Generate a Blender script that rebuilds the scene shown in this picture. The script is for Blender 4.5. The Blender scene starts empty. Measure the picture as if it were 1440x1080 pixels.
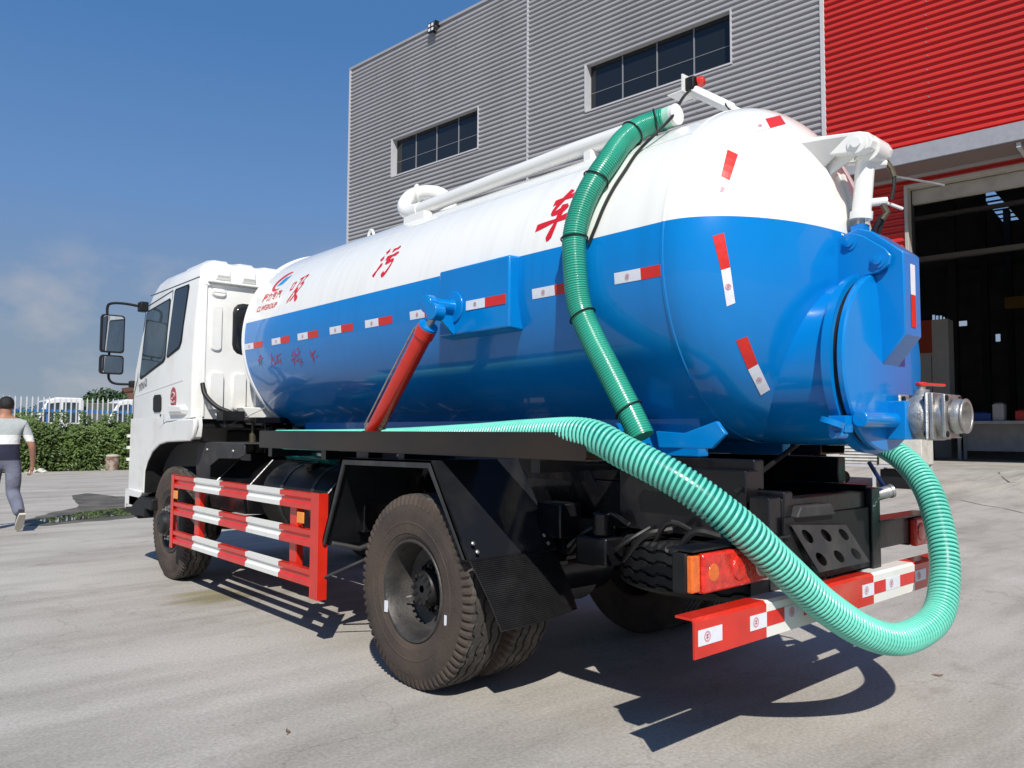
import bpy, bmesh, math, random
import numpy as np
from mathutils import Vector, Matrix
random.seed(7)
R = math.radians
scene = bpy.context.scene
col = scene.collection

# ------------------------------------------------------------------ camera
CAM = np.array([-3.58292, -3.52040, 1.35391]); YAW, PITCH, ROLL, FPX = 0.724077, 0.061201, 0.005182, 1103.536
cF = np.array([math.sin(YAW)*math.cos(PITCH), math.cos(YAW)*math.cos(PITCH), math.sin(PITCH)])
cR0 = np.array([math.cos(YAW), -math.sin(YAW), 0.0]); cU0 = np.cross(cR0, cF)
cR = cR0*math.cos(ROLL)+cU0*math.sin(ROLL); cU = -cR0*math.sin(ROLL)+cU0*math.cos(ROLL)
cam = bpy.data.cameras.new('camera'); cam.sensor_fit = 'HORIZONTAL'; cam.sensor_width = 36.0
cam.lens = FPX/1440*36; cam.clip_end = 3000; cam.clip_start = .05
camo = bpy.data.objects.new('camera', cam); col.objects.link(camo)
camo.matrix_world = Matrix(((cR[0], cU[0], -cF[0], CAM[0]), (cR[1], cU[1], -cF[1], CAM[1]), (cR[2], cU[2], -cF[2], CAM[2]), (0, 0, 0, 1)))
scene.camera = camo

# ------------------------------------------------------------------ sky, sun, exposure
SUN = Vector((-.62, -.84, 1.0)).normalized()
w = bpy.data.worlds.new('World'); scene.world = w; w.use_nodes = True
nt = w.node_tree; nt.nodes.clear()
wo = nt.nodes.new('ShaderNodeOutputWorld'); bg = nt.nodes.new('ShaderNodeBackground'); bg.inputs[1].default_value = .13
sky = nt.nodes.new('ShaderNodeTexSky'); sky.sky_type = 'NISHITA'; sky.sun_disc = False
sky.sun_elevation = math.asin(SUN.z); sky.sun_rotation = math.atan2(SUN.x, SUN.y)
sky.air_density = 1.15; sky.dust_density = .25; sky.ozone_density = 4.5
tc = nt.nodes.new('ShaderNodeTexCoord'); mp = nt.nodes.new('ShaderNodeMapping'); mp.inputs['Scale'].default_value = (1, 1, 1.7)
nz = nt.nodes.new('ShaderNodeTexNoise'); nz.inputs['Scale'].default_value = 7.0; nz.inputs['Detail'].default_value = 7; nz.inputs['Roughness'].default_value = .55
cr = nt.nodes.new('ShaderNodeValToRGB'); cr.color_ramp.elements[0].position = .51; cr.color_ramp.elements[1].position = .74
cr.color_ramp.elements[1].color = (.8, .8, .8, 1)
mx = nt.nodes.new('ShaderNodeMixRGB'); mx.inputs[2].default_value = (3.4, 3.5, 3.8, 1)
nt.links.new(tc.outputs['Generated'], mp.inputs[0]); nt.links.new(mp.outputs[0], nz.inputs['Vector'])
nt.links.new(nz.outputs['Fac'], cr.inputs[0]); cz = nt.nodes.new('ShaderNodeSeparateXYZ'); nt.links.new(tc.outputs['Generated'], cz.inputs[0]); cm = nt.nodes.new('ShaderNodeMapRange'); cm.interpolation_type = 'SMOOTHSTEP'
for i_, v_ in ((1, .15), (2, .25), (3, 1.), (4, 0.)): cm.inputs[i_].default_value = v_
nt.links.new(cz.outputs['Z'], cm.inputs[0]); cq = nt.nodes.new('ShaderNodeMath'); cq.operation = 'MULTIPLY'; nt.links.new(cr.outputs[0], cq.inputs[0]); nt.links.new(cm.outputs[0], cq.inputs[1])
nt.links.new(cq.outputs[0], mx.inputs[0])
sx_ = nt.nodes.new('ShaderNodeSeparateXYZ'); nt.links.new(tc.outputs['Generated'], sx_.inputs[0])
hr = nt.nodes.new('ShaderNodeValToRGB'); he = hr.color_ramp.elements; he[0].position = 0; he[0].color = (.42, .54, .72, 1); he[1].position = 1.0; he[1].color = (.09, .27, .68, 1)
for ps, cc in ((.095, (.42, .555, .76)), (.27, (.245, .50, 1.0)), (.45, (.128, .365, .86))): hk = he.new(ps); hk.color = (*cc, 1)
nt.links.new(sx_.outputs['Z'], hr.inputs[0]); hs_ = nt.nodes.new('ShaderNodeMixRGB'); hs_.blend_type = 'MULTIPLY'; hs_.inputs[0].default_value = 1; hs_.inputs[2].default_value = (4.0, 4.0, 4.0, 1); nt.links.new(hr.outputs[0], hs_.inputs[1])
hm = nt.nodes.new('ShaderNodeMixRGB'); hm.inputs[0].default_value = .94; nt.links.new(sky.outputs[0], hm.inputs[1]); nt.links.new(hs_.outputs[0], hm.inputs[2])
nt.links.new(hm.outputs[0], mx.inputs[1]); nt.links.new(mx.outputs[0], bg.inputs[0]); nt.links.new(bg.outputs[0], wo.inputs[0])
sl = bpy.data.lights.new('sun', 'SUN'); sl.energy = 5.0; sl.angle = R(.5); sl.color = (1, .95, .87)
slo = bpy.data.objects.new('sun', sl); col.objects.link(slo); slo.rotation_euler = (-SUN).to_track_quat('-Z', 'Y').to_euler(); slo.location = (-20, -25, 30)
vs = scene.view_settings; vs.view_transform = 'Standard'; vs.look = 'None'; vs.exposure = 0.03; vs.gamma = 1; vs.use_curve_mapping = False
scene.cycles.max_bounces = 8

# ------------------------------------------------------------------ pixel -> place (distance always from what the thing touches)
def ray(u, v): return cF+cR*(u-720)/FPX-cU*(v-540)/FPX
def un(u, v, ax, val):
    d = ray(u, v); i = 'xyz'.index(ax); return CAM+d*((val-CAM[i])/d[i])

# ------------------------------------------------------------------ materials
MATS = {}
def mat(name, c, rough=.5, metal=0., coat=0., var=.0, vscale=6., bump=0., bscale=40., c2=None, spec=.5, stretch=(1, 1, 1), trans=0., c2fac=(.45, .7), emit=None):
    if name in MATS: return MATS[name]
    m = bpy.data.materials.new(name); m.use_nodes = True; n = m.node_tree; b = n.nodes['Principled BSDF']
    b.inputs['Base Color'].default_value = (*c, 1); b.inputs['Roughness'].default_value = rough; b.inputs['Metallic'].default_value = metal
    b.inputs['Coat Weight'].default_value = coat; b.inputs['Coat Roughness'].default_value = .06; b.inputs['Specular IOR Level'].default_value = spec
    if trans: b.inputs['Transmission Weight'].default_value = trans
    if emit: b.inputs['Emission Color'].default_value = (*c, 1); b.inputs['Emission Strength'].default_value = emit
    if var or bump or c2:
        t = n.nodes.new('ShaderNodeTexCoord'); mpn = n.nodes.new('ShaderNodeMapping'); mpn.inputs['Scale'].default_value = stretch
        n.links.new(t.outputs['Object'], mpn.inputs[0])
    if var or c2:
        z = n.nodes.new('ShaderNodeTexNoise'); z.inputs['Scale'].default_value = vscale; z.inputs['Detail'].default_value = 6; z.inputs['Roughness'].default_value = .6
        n.links.new(mpn.outputs[0], z.inputs['Vector'])
        r = n.nodes.new('ShaderNodeValToRGB'); e = r.color_ramp.elements
        if c2: e[0].position, e[1].position = c2fac; e[0].color = (*c, 1); e[1].color = (*c2, 1)
        else:
            e[0].position, e[1].position = .3, .7
            e[0].color = (*[x*(1-var) for x in c], 1); e[1].color = (*[min(1, x*(1+var)) for x in c], 1)
        n.links.new(z.outputs['Fac'], r.inputs[0]); n.links.new(r.outputs[0], b.inputs['Base Color'])
        rr = n.nodes.new('ShaderNodeMapRange'); rr.inputs[3].default_value = max(.02, rough*.8); rr.inputs[4].default_value = min(1, rough*1.25)
        n.links.new(z.outputs['Fac'], rr.inputs[0]); n.links.new(rr.outputs[0], b.inputs['Roughness'])
    if bump:
        z2 = n.nodes.new('ShaderNodeTexNoise'); z2.inputs['Scale'].default_value = bscale; z2.inputs['Detail'].default_value = 5
        n.links.new(mpn.outputs[0], z2.inputs['Vector']); bp = n.nodes.new('ShaderNodeBump'); bp.inputs['Strength'].default_value = bump; bp.inputs['Distance'].default_value = .02
        n.links.new(z2.outputs['Fac'], bp.inputs['Height']); n.links.new(bp.outputs[0], b.inputs['Normal'])
    MATS[name] = m; return m

WHITE = mat('white_paint', (.80, .80, .77), .3, coat=.5, var=.03, vscale=3)
CABW = mat('cab_white_paint', (.78, .78, .75), .3, coat=.4, c2=(.60, .575, .52), vscale=2.6, c2fac=(.5, .85))
BLUE = mat('blue_paint', (.0, .195, .56), .25, spec=.3, coat=.5, var=.04, vscale=3)
RED = mat('red_paint', (.60, .022, .010), .3, coat=.4, var=.12, vscale=8)
WPAINT = mat('white_stripe_paint', (.76, .76, .72), .4, coat=.2, c2=(.68, .67, .62), vscale=9, c2fac=(.55, .85))
BLACK = mat('black_chassis_paint', (.006, .006, .008), .30, spec=.3, coat=.25, c2=(.022, .020, .018), vscale=5, c2fac=(.5, .8), bump=.1, bscale=30)
MUDG = mat('mudguard_black', (.010, .011, .014), .33, spec=.3, coat=.4, c2=(.024, .024, .025), vscale=3, c2fac=(.45, .75), bump=.08, bscale=6)
FLAP = mat('ribbed_rubber', (.016, .016, .017), .30, spec=.4, coat=.2, var=.3, vscale=14)
BLACKM = mat('matt_black_plastic', (.012, .012, .013), .5, spec=.25, var=.3, vscale=12)
BROWNB = mat('black_rail_brown_reflection', (.024, .015, .008), .32, spec=.3, coat=.3, c2=(.006, .006, .007), vscale=1.2, c2fac=(.42, .58), stretch=(1, .5, 1))  # brown patches are a reflection on the black tray, painted into its colour
RUBBER = mat('tyre_sidewall', (.080, .056, .041), .85, c2=(.032, .027, .024), vscale=4, c2fac=(.35, .75), bump=.25, bscale=60)
TREAD = mat('tyre_tread', (.045, .040, .036), .9, c2=(.13, .12, .105), vscale=9, c2fac=(.5, .8), bump=.3, bscale=50)
STEEL = mat('bare_steel', (.46, .45, .43), .42, metal=.85, var=.2, vscale=20, bump=.15, bscale=120)
CAST = mat('cast_aluminium', (.40, .40, .39), .5, metal=.7, var=.2, vscale=25, bump=.3, bscale=160)
RIMM = mat('rim_grey', (.042, .040, .039), .5, metal=.3, c2=(.09, .082, .075), vscale=6, c2fac=(.4, .7), bump=.15, bscale=60)
DRIM = mat('hub_black', (.012, .012, .012), .5, var=.3)
GLASS = mat('dark_glass', (.012, .014, .017), .04, coat=.15, spec=.45)
GLASSL = mat('tinted_glass', (.05, .075, .09), .05, coat=.2, spec=.4, c2=(.022, .028, .032), vscale=2.2, c2fac=(.4, .62))
MIRROR = mat('mirror_glass', (.75, .76, .78), .02, metal=1.)
GUARD = mat('grey_plastic', (.034, .034, .036), .55, spec=.3, var=.2, vscale=8, c2=(.065, .062, .058), c2fac=(.45, .75))
TEAL = mat('hose_wall_teal', (.006, .15, .125), .25, coat=.4, var=.1)
MINT = mat('hose_rib_mint', (.17, .66, .51), .35, coat=.3, c2=(.10, .50, .38), vscale=3.5, c2fac=(.45, .8))
HGREEN = mat('hose_wall_green', (.012, .27, .175), .3, coat=.35, var=.15, vscale=10)
HGRIB = mat('hose_rib_green', (.04, .38, .26), .3, coat=.35, c2=(.02, .27, .17), vscale=5, c2fac=(.4, .7))
HCLEAR = mat('hose_end_pale', (.35, .62, .48), .35, var=.15)
TIE = mat('black_cable_tie', (.01, .01, .01), .5)
TAPEW = mat('tape_white', (.72, .74, .80), .35, var=.05, vscale=40)
TAPER = mat('tape_red', (.62, .025, .018), .3, var=.1, vscale=30)
TMARK = mat('tape_print', (.62, .28, .32), .5)
LETR = mat('red_lettering', (.62, .012, .02), .35)
LETD = mat('dark_red_lettering', (.34, .03, .10), .4)
LOGOB = mat('logo_blue', (.03, .28, .62), .35)
LAMPR = mat('lamp_red', (.62, .02, .01), .12, coat=.8, var=.35, vscale=30, bump=.25, bscale=90)
LAMPO = mat('lamp_orange', (.72, .13, .006), .12, coat=.8, var=.2, vscale=30, bump=.2, bscale=90)
LAMPC = mat('lamp_clear', (.55, .42, .40), .12, coat=.8, var=.15, vscale=30)
ORANGE = mat('orange_reflector', (.85, .28, .02), .25, coat=.5)
BRONZE = mat('oily_metal', (.10, .085, .055), .5, metal=.5, var=.4, vscale=20)
TRIM = mat('pale_trim', (.50, .50, .52), .45, var=.06)
MULL = mat('mullion_grey', (.22, .23, .25), .5)
FRAMEB = mat('beige_door_frame', (.42, .39, .34), .55, c2=(.30, .27, .23), vscale=1.4, c2fac=(.45, .75))
SKIN = mat('skin', (.40, .20, .13), .55, var=.08, vscale=15)
HAIR = mat('black_hair', (.008, .007, .006), .6, bump=.5, bscale=160)

def tank_paint():
    m = bpy.data.materials.new('two_tone_tank_paint'); m.use_nodes = True; n = m.node_tree; b = n.nodes['Principled BSDF']
    b.inputs['Roughness'].default_value = .25; b.inputs['Specular IOR Level'].default_value = .25; b.inputs['Coat Weight'].default_value = .55; b.inputs['Coat Roughness'].default_value = .02
    t = n.nodes.new('ShaderNodeTexCoord'); s = n.nodes.new('ShaderNodeSeparateXYZ'); g = n.nodes.new('ShaderNodeMath'); g.operation = 'GREATER_THAN'; g.inputs[1].default_value = 2.285
    n.links.new(t.outputs['Object'], s.inputs[0]); n.links.new(s.outputs['Z'], g.inputs[0])
    z = n.nodes.new('ShaderNodeTexNoise'); z.inputs['Scale'].default_value = 2.5; z.inputs['Detail'].default_value = 5
    n.links.new(t.outputs['Object'], z.inputs['Vector'])
    a = n.nodes.new('ShaderNodeMixRGB'); a.inputs[1].default_value = (.0, .185, .54, 1); a.inputs[2].default_value = (.002, .205, .59, 1); n.links.new(z.outputs['Fac'], a.inputs[0])
    c = n.nodes.new('ShaderNodeMixRGB'); c.inputs[1].default_value = (.79, .80, .76, 1); c.inputs[2].default_value = (.84, .84, .81, 1); n.links.new(z.outputs['Fac'], c.inputs[0])
    x = n.nodes.new('ShaderNodeMixRGB'); n.links.new(g.outputs[0], x.inputs[0]); n.links.new(a.outputs[0], x.inputs[1]); n.links.new(c.outputs[0], x.inputs[2])
    mp3 = n.nodes.new('ShaderNodeMapping'); mp3.inputs['Scale'].default_value = (1.5, 9, .7); n.links.new(t.outputs['Object'], mp3.inputs[0]); z3 = n.nodes.new('ShaderNodeTexNoise'); z3.inputs['Scale'].default_value = 1.6; z3.inputs['Detail'].default_value = 7; n.links.new(mp3.outputs[0], z3.inputs['Vector'])
    r3 = n.nodes.new('ShaderNodeValToRGB'); r3.color_ramp.elements[0].position = .32; r3.color_ramp.elements[1].position = .52; r3.color_ramp.elements[0].color = (.955, .95, .935, 1); r3.color_ramp.elements[1].color = (1, 1, 1, 1); n.links.new(z3.outputs['Fac'], r3.inputs[0])
    x3 = n.nodes.new('ShaderNodeMixRGB'); x3.blend_type = 'MULTIPLY'; x3.inputs[0].default_value = 1; n.links.new(x.outputs[0], x3.inputs[1]); n.links.new(r3.outputs[0], x3.inputs[2]); n.links.new(x3.outputs[0], b.inputs['Base Color'])
    rg = n.nodes.new('ShaderNodeMapRange'); rg.inputs[1].default_value = .3; rg.inputs[2].default_value = .7; rg.inputs[3].default_value = .05; rg.inputs[4].default_value = .015; n.links.new(z3.outputs['Fac'], rg.inputs[0]); n.links.new(rg.outputs[0], b.inputs['Coat Roughness'])
    z2 = n.nodes.new('ShaderNodeTexNoise'); z2.inputs['Scale'].default_value = 3.2; z2.inputs['Detail'].default_value = 1
    mp2 = n.nodes.new('ShaderNodeMapping'); mp2.inputs['Scale'].default_value = (1, .35, 1.6); n.links.new(t.outputs['Object'], mp2.inputs[0]); n.links.new(mp2.outputs[0], z2.inputs['Vector'])
    bp = n.nodes.new('ShaderNodeBump'); bp.inputs['Strength'].default_value = .16; bp.inputs['Distance'].default_value = .02
    n.links.new(z2.outputs['Fac'], bp.inputs['Height']); n.links.new(bp.outputs[0], b.inputs['Normal']); n.links.new(bp.outputs[0], b.inputs['Coat Normal'])
    return m
TANKP = tank_paint()

# ------------------------------------------------------------------ mesh builder
def V(*a): return Vector(a)
class MB:
    def __init__(s): s.v = []; s.f = []; s.m = []
    def add(s, vs, fs, mi=0):
        o = len(s.v); s.v += [tuple(map(float, p)) for p in vs]; s.f += [tuple(i+o for i in f) for f in fs]; s.m += [mi]*len(fs); return s
    def box(s, c, d, rot=None, mi=0):
        c = Vector(c); P = []
        for x in (-.5, .5):
            for y in (-.5, .5):
                for z in (-.5, .5):
                    q = Vector((x*d[0], y*d[1], z*d[2])); P.append(c+(rot @ q if rot else q))
        return s.add(P, [(0, 1, 3, 2), (4, 6, 7, 5), (0, 4, 5, 1), (2, 3, 7, 6), (0, 2, 6, 4), (1, 5, 7, 3)], mi)
    def bb(s, a, b, mi=0):
        return s.box([(p+q)/2 for p, q in zip(a, b)], [abs(q-p) for p, q in zip(a, b)], None, mi)
    def prism(s, poly, ax, a0, a1, mi=0):     # polygon in the two other axes (cyclic x->yz, y->xz, z->xy)
        def P(p, a): return (a, p[0], p[1]) if ax == 'x' else ((p[0], a, p[1]) if ax == 'y' else (p[0], p[1], a))
        n = len(poly); vs = [P(p, a0) for p in poly]+[P(p, a1) for p in poly]
        return s.add(vs, [tuple(range(n)), tuple(range(2*n-1, n-1, -1))]+[(i, (i+1) % n, (i+1) % n+n, i+n) for i in range(n)], mi)
    def loops(s, L, close=True, cap0=True, cap1=True, mi=0):
        n = len(L[0]); vs = [p for l in L for p in l]; fs = []
        for k in range(len(L)-1):
            for i in range(n if close else n-1):
                j = (i+1) % n; fs.append((k*n+i, k*n+j, (k+1)*n+j, (k+1)*n+i))
        if cap0: fs.append(tuple(range(n-1, -1, -1)))
        if cap1: fs.append(tuple(range((len(L)-1)*n, len(L)*n)))
        return s.add(vs, fs, mi)
    def tube(s, path, r, n=10, cap=True, mi=0):
        path = [Vector(p) for p in path]; L = []; up = None
        for i, p in enumerate(path):
            t = (path[min(i+1, len(path)-1)]-path[max(i-1, 0)]).normalized()
            if up is None: up = t.orthogonal().normalized()
            else: up = (up-t*up.dot(t)).normalized()
            b = t.cross(up); ri = r[i] if isinstance(r, (list, tuple)) else r
            L.append([p+(up*math.cos(2*math.pi*k/n)+b*math.sin(2*math.pi*k/n))*ri for k in range(n)])
        return s.loops(L, True, cap, cap, mi)
    def lathe(s, prof, c, ax, n=32, cap=True, mi=0, a0=0., a1=2*math.pi):   # prof = [(radius, position along axis)]
        ax = Vector(ax).normalized(); u = Vector((0, 0, 1)) if abs(ax.z) < .9 else Vector((1, 0, 0)); u = (u-ax*u.dot(ax)).normalized(); b = ax.cross(u); c = Vector(c)
        L = [[c+ax*h+(u*math.cos(2*math.pi*k/n)+b*math.sin(2*math.pi*k/n))*max(r, 1e-4) for k in range(n)] for r, h in prof]
        return s.loops(L, True, cap, cap, mi)
    def build(s, name, m, parent=None, bevel=0., smooth=35, kind=None, label=None, recalc=True):
        me = bpy.data.meshes.new(name); me.from_pydata(s.v, [], s.f); ms = m if isinstance(m, (list, tuple)) else [m]
        for x in ms: me.materials.append(x)
        me.polygons.foreach_set('material_index', s.m)
        if recalc:
            bm = bmesh.new(); bm.from_mesh(me); bmesh.ops.recalc_face_normals(bm, faces=bm.faces); bm.to_mesh(me); bm.free()
        if smooth: me.shade_smooth(); me.set_sharp_from_angle(angle=R(smooth))
        o = bpy.data.objects.new(name, me); col.objects.link(o)
        if parent: o.parent = parent
        if bevel:
            d = o.modifiers.new('bevel', 'BEVEL'); d.width = bevel; d.segments = 2; d.limit_method = 'ANGLE'; d.angle_limit = R(40)
        if kind: o['kind'] = kind
        if label: o['label'] = label
        return o
def tag(o, label=None, cat=None, group=None, kind=None):
    for k, x in (('label', label), ('category', cat), ('group', group), ('kind', kind)):
        if x: o[k] = x
    return o
def empty(name, loc=(0, 0, 0), rz=0, **k):
    o = bpy.data.objects.new(name, None); col.objects.link(o); o.location = loc; o.rotation_euler = (0, 0, rz); o.empty_display_size = .2
    return tag(o, **k)
def copy(o, parent, loc=None, name=None):
    c = o.copy(); col.objects.link(c); c.parent = parent
    if loc is not None: c.location = loc
    return c
def spline(pts, n=12):
    P = [Vector(p) for p in pts]; P = [P[0]*2-P[1]]+P+[P[-1]*2-P[-2]]; out = []
    for i in range(1, len(P)-2):
        for k in range(n):
            t = k/n; a, b, c, d = P[i-1:i+3]
            out.append(.5*((2*b)+(c-a)*t+(2*a-5*b+4*c-d)*t*t+(3*b-a-3*c+d)*t**3))
    return out+[P[-2]]
def resample(path, step):
    out = [path[0]]; acc = 0.
    for a, b in zip(path, path[1:]):
        L = (b-a).length; t = step-acc
        while t <= L: out.append(a.lerp(b, t/L)); t += step
        acc = (acc+L) % step
    return out

# ------------------------------------------------------------------ warehouse frame (local x along the facade, local y out of it)
TH = R(6.3); FLOOR = .45
wb_ = un(1280, 654, 'z', FLOOR); WB = Vector((wb_[0], wb_[1], 0)); wn = np.array([math.cos(TH), math.sin(TH), 0]); wd = np.array([-math.sin(TH), math.cos(TH), 0])
def up(u, v, s=0.):            # pixel on the plane s metres in front of the facade -> (t, z)
    d = ray(u, v); k = ((np.array(WB)-CAM) @ wn-s)/(d @ wn); P = CAM+k*d; return float((P-np.array(WB)) @ wd), float(P[2])
def s_of(x, y): return float((np.array(WB)-np.array((x, y, 0))) @ wn)
def ground_z(s): 
    k = min(1, max(0, (9-s)/7.5)); return FLOOR*k*k*(3-2*k)

# ------------------------------------------------------------------ ground
def ground_mat():
    m = bpy.data.materials.new('concrete_yard'); m.use_nodes = True; n = m.node_tree; b = n.nodes['Principled BSDF']; b.inputs['Roughness'].default_value = .85
    N = lambda t: n.nodes.new(t); K = n.links.new
    geo = N('ShaderNodeNewGeometry'); mpn = N('ShaderNodeMapping'); mpn.inputs['Rotation'].default_value = (0, 0, R(38)); mpn.inputs['Scale'].default_value = (.3, 1.3, 1)
    K(geo.outputs['Position'], mpn.inputs[0])
    def noise(sc, det, vec, rough=.6):
        z = N('ShaderNodeTexNoise'); z.inputs['Scale'].default_value = sc; z.inputs['Detail'].default_value = det; z.inputs['Roughness'].default_value = rough; K(vec, z.inputs['Vector']); return z.outputs['Fac']
    def ramp(f, p0, p1, c0, c1):
        r = N('ShaderNodeValToRGB'); r.color_ramp.elements[0].position = p0; r.color_ramp.elements[1].position = p1; r.color_ramp.elements[0].color = (*c0, 1); r.color_ramp.elements[1].color = (*c1, 1); K(f, r.inputs[0]); return r.outputs[0]
    def mul(a, bb_, f=1.):
        x = N('ShaderNodeMixRGB'); x.blend_type = 'MULTIPLY'; x.inputs[0].default_value = f; K(a, x.inputs[1]); K(bb_, x.inputs[2]); return x.outputs[0]
    pos = geo.outputs['Position']
    base = ramp(noise(.55, 8, pos), .3, .72, (.375, .35, .312), (.47, .445, .405))
    streak = ramp(noise(1.5, 6, mpn.outputs[0]), .30, .58, (.70, .69, .67), (1.03, 1.03, 1.03))
    fine = ramp(noise(55, 4, pos, .7), .3, .7, (.74, .74, .74), (1.18, 1.18, 1.18))
    blot = ramp(noise(2.6, 4, pos), .28, .42, (.72, .70, .67), (1, 1, 1))
    speck = ramp(noise(26, 2, pos), .23, .30, (.55, .53, .5), (1, 1, 1))
    c = mul(mul(mul(mul(base, streak), fine), blot, .6), speck, .7)
    # dark tyre scuffs
    mp2 = N('ShaderNodeMapping'); mp2.inputs['Rotation'].default_value = (0, 0, R(52)); mp2.inputs['Scale'].default_value = (.35, 4.5, 1); K(pos, mp2.inputs[0])
    c = mul(c, ramp(noise(.9, 3, mp2.outputs[0]), .26, .36, (.55, .54, .53), (1, 1, 1)), .5)
    # hairline crazing and scattered drips
    vr = N('ShaderNodeTexVoronoi'); vr.feature = 'DISTANCE_TO_EDGE'; vr.inputs['Scale'].default_value = .42; wv = N('ShaderNodeVectorMath'); wv.operation = 'ADD'; K(pos, wv.inputs[0]); nv_ = N('ShaderNodeTexNoise'); nv_.inputs['Scale'].default_value = 1.7; nv_.inputs['Detail'].default_value = 6; K(pos, nv_.inputs['Vector']); K(nv_.outputs['Color'], wv.inputs[1]); K(wv.outputs[0], vr.inputs['Vector'])
    c = mul(c, ramp(vr.outputs['Distance'], .001, .0045, (.55, .53, .5), (1, 1, 1)), .45)
    v2 = N('ShaderNodeTexVoronoi'); v2.inputs['Scale'].default_value = 1.3; K(wv.outputs[0], v2.inputs['Vector']); c = mul(c, ramp(v2.outputs['Distance'], .03, .075, (.55, .53, .5), (1, 1, 1)), .55)
    # yellowish spill by the side guard
    sp = un(305, 838, 'z', 0.)
    vm = N('ShaderNodeVectorMath'); vm.operation = 'DISTANCE'; vm.inputs[1].default_value = tuple(sp); K(pos, vm.inputs[0])
    ad = N('ShaderNodeMath'); ad.operation = 'ADD'; K(vm.outputs['Value'], ad.inputs[0]); ns = noise(3.5, 5, mpn.outputs[0]); K(ns, ad.inputs[1])
    yl = ramp(ad.outputs[0], .62, .95, (.60, .55, .30), (1, 1, 1)); c = mul(c, yl, .8)
    K(c, b.inputs['Base Color'])
    bp = N('ShaderNodeBump'); bp.inputs['Strength'].default_value = .35; bp.inputs['Distance'].default_value = .01; K(noise(38, 8, pos, .7), bp.inputs['Height']); K(bp.outputs[0], b.inputs['Normal'])
    return m
mb = MB(); ss = [-300, -80, 0, 1.5]+[1.5+.5*i for i in range(1, 16)]+[14, 30, 60, 400]; ts = [-400, -60, -20, 0, 20, 60, 400]
P = [(np.array(WB)+wd*t-wn*s) for s in ss for t in ts]; zs = [ground_z(s) for s in ss for t in ts]
nT = len(ts)
mb.add([(p[0], p[1], z) for p, z in zip(P, zs)], [(i*nT+j, i*nT+j+1, (i+1)*nT+j+1, (i+1)*nT+j) for i in range(len(ss)-1) for j in range(nT-1)])
GROUND = mb.build('ground', ground_mat(), kind='structure')
# slab joints and cracks pressed into the yard as thin dark strips
JOINT = mat('joint_dirt', (.10, .09, .075), .95, var=.4, vscale=20)
def strip(name, pix, width, m, parent=GROUND):
    path = [Vector(un(u, v, 'z', 0.)) for u, v in pix]; mb = MB(); L = []
    for i, p in enumerate(path):
        t = (path[min(i+1, len(path)-1)]-path[max(i-1, 0)]); t.z = 0; t.normalize(); b = Vector((-t.y, t.x, 0)); wv = width*(.5+random.random())
        z = ground_z(s_of(p.x, p.y))+.004
        L.append([(p+b*wv/2).to_tuple()[:2]+(z,), (p-b*wv/2).to_tuple()[:2]+(z,)])
    mb.loops(L, False, False, False); return mb.build(name, m, parent, smooth=0)
strip('crack', [(1322, 706), (1350, 707), (1380, 712), (1412, 716), (1440, 722)], .03, JOINT)
strip('crack', [(1405, 689), (1412, 694), (1420, 697), (1436, 698)], .05, JOINT)
# water lying on the yard
def sheet(name, pix, m, z, **k):
    pts = spline([un(u, v, 'z', 0.) for u, v in pix]+[un(*pix[0], 'z', 0.)], 5)[:-1]; mb = MB()
    mb.add([(p.x+random.uniform(-.03, .03), p.y+random.uniform(-.05, .05), z) for p in pts], [tuple(range(len(pts)))]); return mb.build(name, m, smooth=0, recalc=False, **k)
WATER = mat('puddle_water', (.035, .035, .035), .02, spec=.6)
WET = mat('wet_concrete', (.085, .075, .058), .6, spec=.25, c2=(.15, .135, .105), vscale=2, c2fac=(.4, .6))
sheet('wet_patch', [(28, 733), (70, 722), (110, 712), (104, 703), (102, 697), (125, 694), (160, 698), (185, 700), (200, 716), (190, 727), (120, 734), (70, 739), (36, 738)], WET, .004, kind='structure')
sheet('puddle', [(52, 731), (85, 726), (120, 720), (160, 716), (186, 716), (188, 724), (150, 727), (105, 732), (70, 736)], WATER, .008, kind='structure')

# ================================================================== TRUCK (front +y, rear axle at y = 0)
T = empty('tanker_truck', label='blue and white sewage suction tanker truck with red-white side guard', cat='truck')
def part(name, m, mb, parent=T, **k): return mb.build(name, m, parent, **k)
RT, ZC, YS, YF, HD = .84, 2.147, -1.404, 3.095, .45
# --- tank
prof = [(.0, YF+.10), (.3, YF+.085), (.6, YF+.05), (.78, YF+.02), (RT-.004, YF)]+[(RT, YF-.002), (RT, 1.5), (RT, 0), (RT, YS)]
for i in range(1, 25):
    a = i/24*math.pi/2; prof.append((RT*math.cos(a), YS-HD*math.sin(a)))
TANK = part('tank', TANKP, MB().lathe(prof, (0, 0, ZC), (0, 1, 0), 160, cap=False), smooth=50)
part('rim', WHITE, MB().lathe([(RT-.02, YF-.012), (RT+.012, YF-.012), (RT+.016, YF+.012), (RT-.02, YF+.014)], (0, 0, ZC), (0, 1, 0), 128, cap=False), TANK)
part('weld_seam', TANKP, MB().lathe([(RT-.002, YS+.012), (RT+.003, YS+.006), (RT+.003, YS-.006), (RT-.002, YS-.012)], (0, 0, ZC), (0, 1, 0), 128, cap=False), TANK)
def onshell(y, z, off=0.):      # left flank
    r = RT+off; return Vector((-math.sqrt(max(0, r*r-(z-ZC)**2)), y, z))
def arc(y, a, off=0.): r = RT+off; return Vector((-r*math.cos(a), y, ZC+r*math.sin(a)))
for a in (.80,):
    part('lap_seam', TANKP, MB().tube([arc(y, a) for y in np.linspace(YF-.02, YS+.01, 12)], .0035, 6), TANK)
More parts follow.
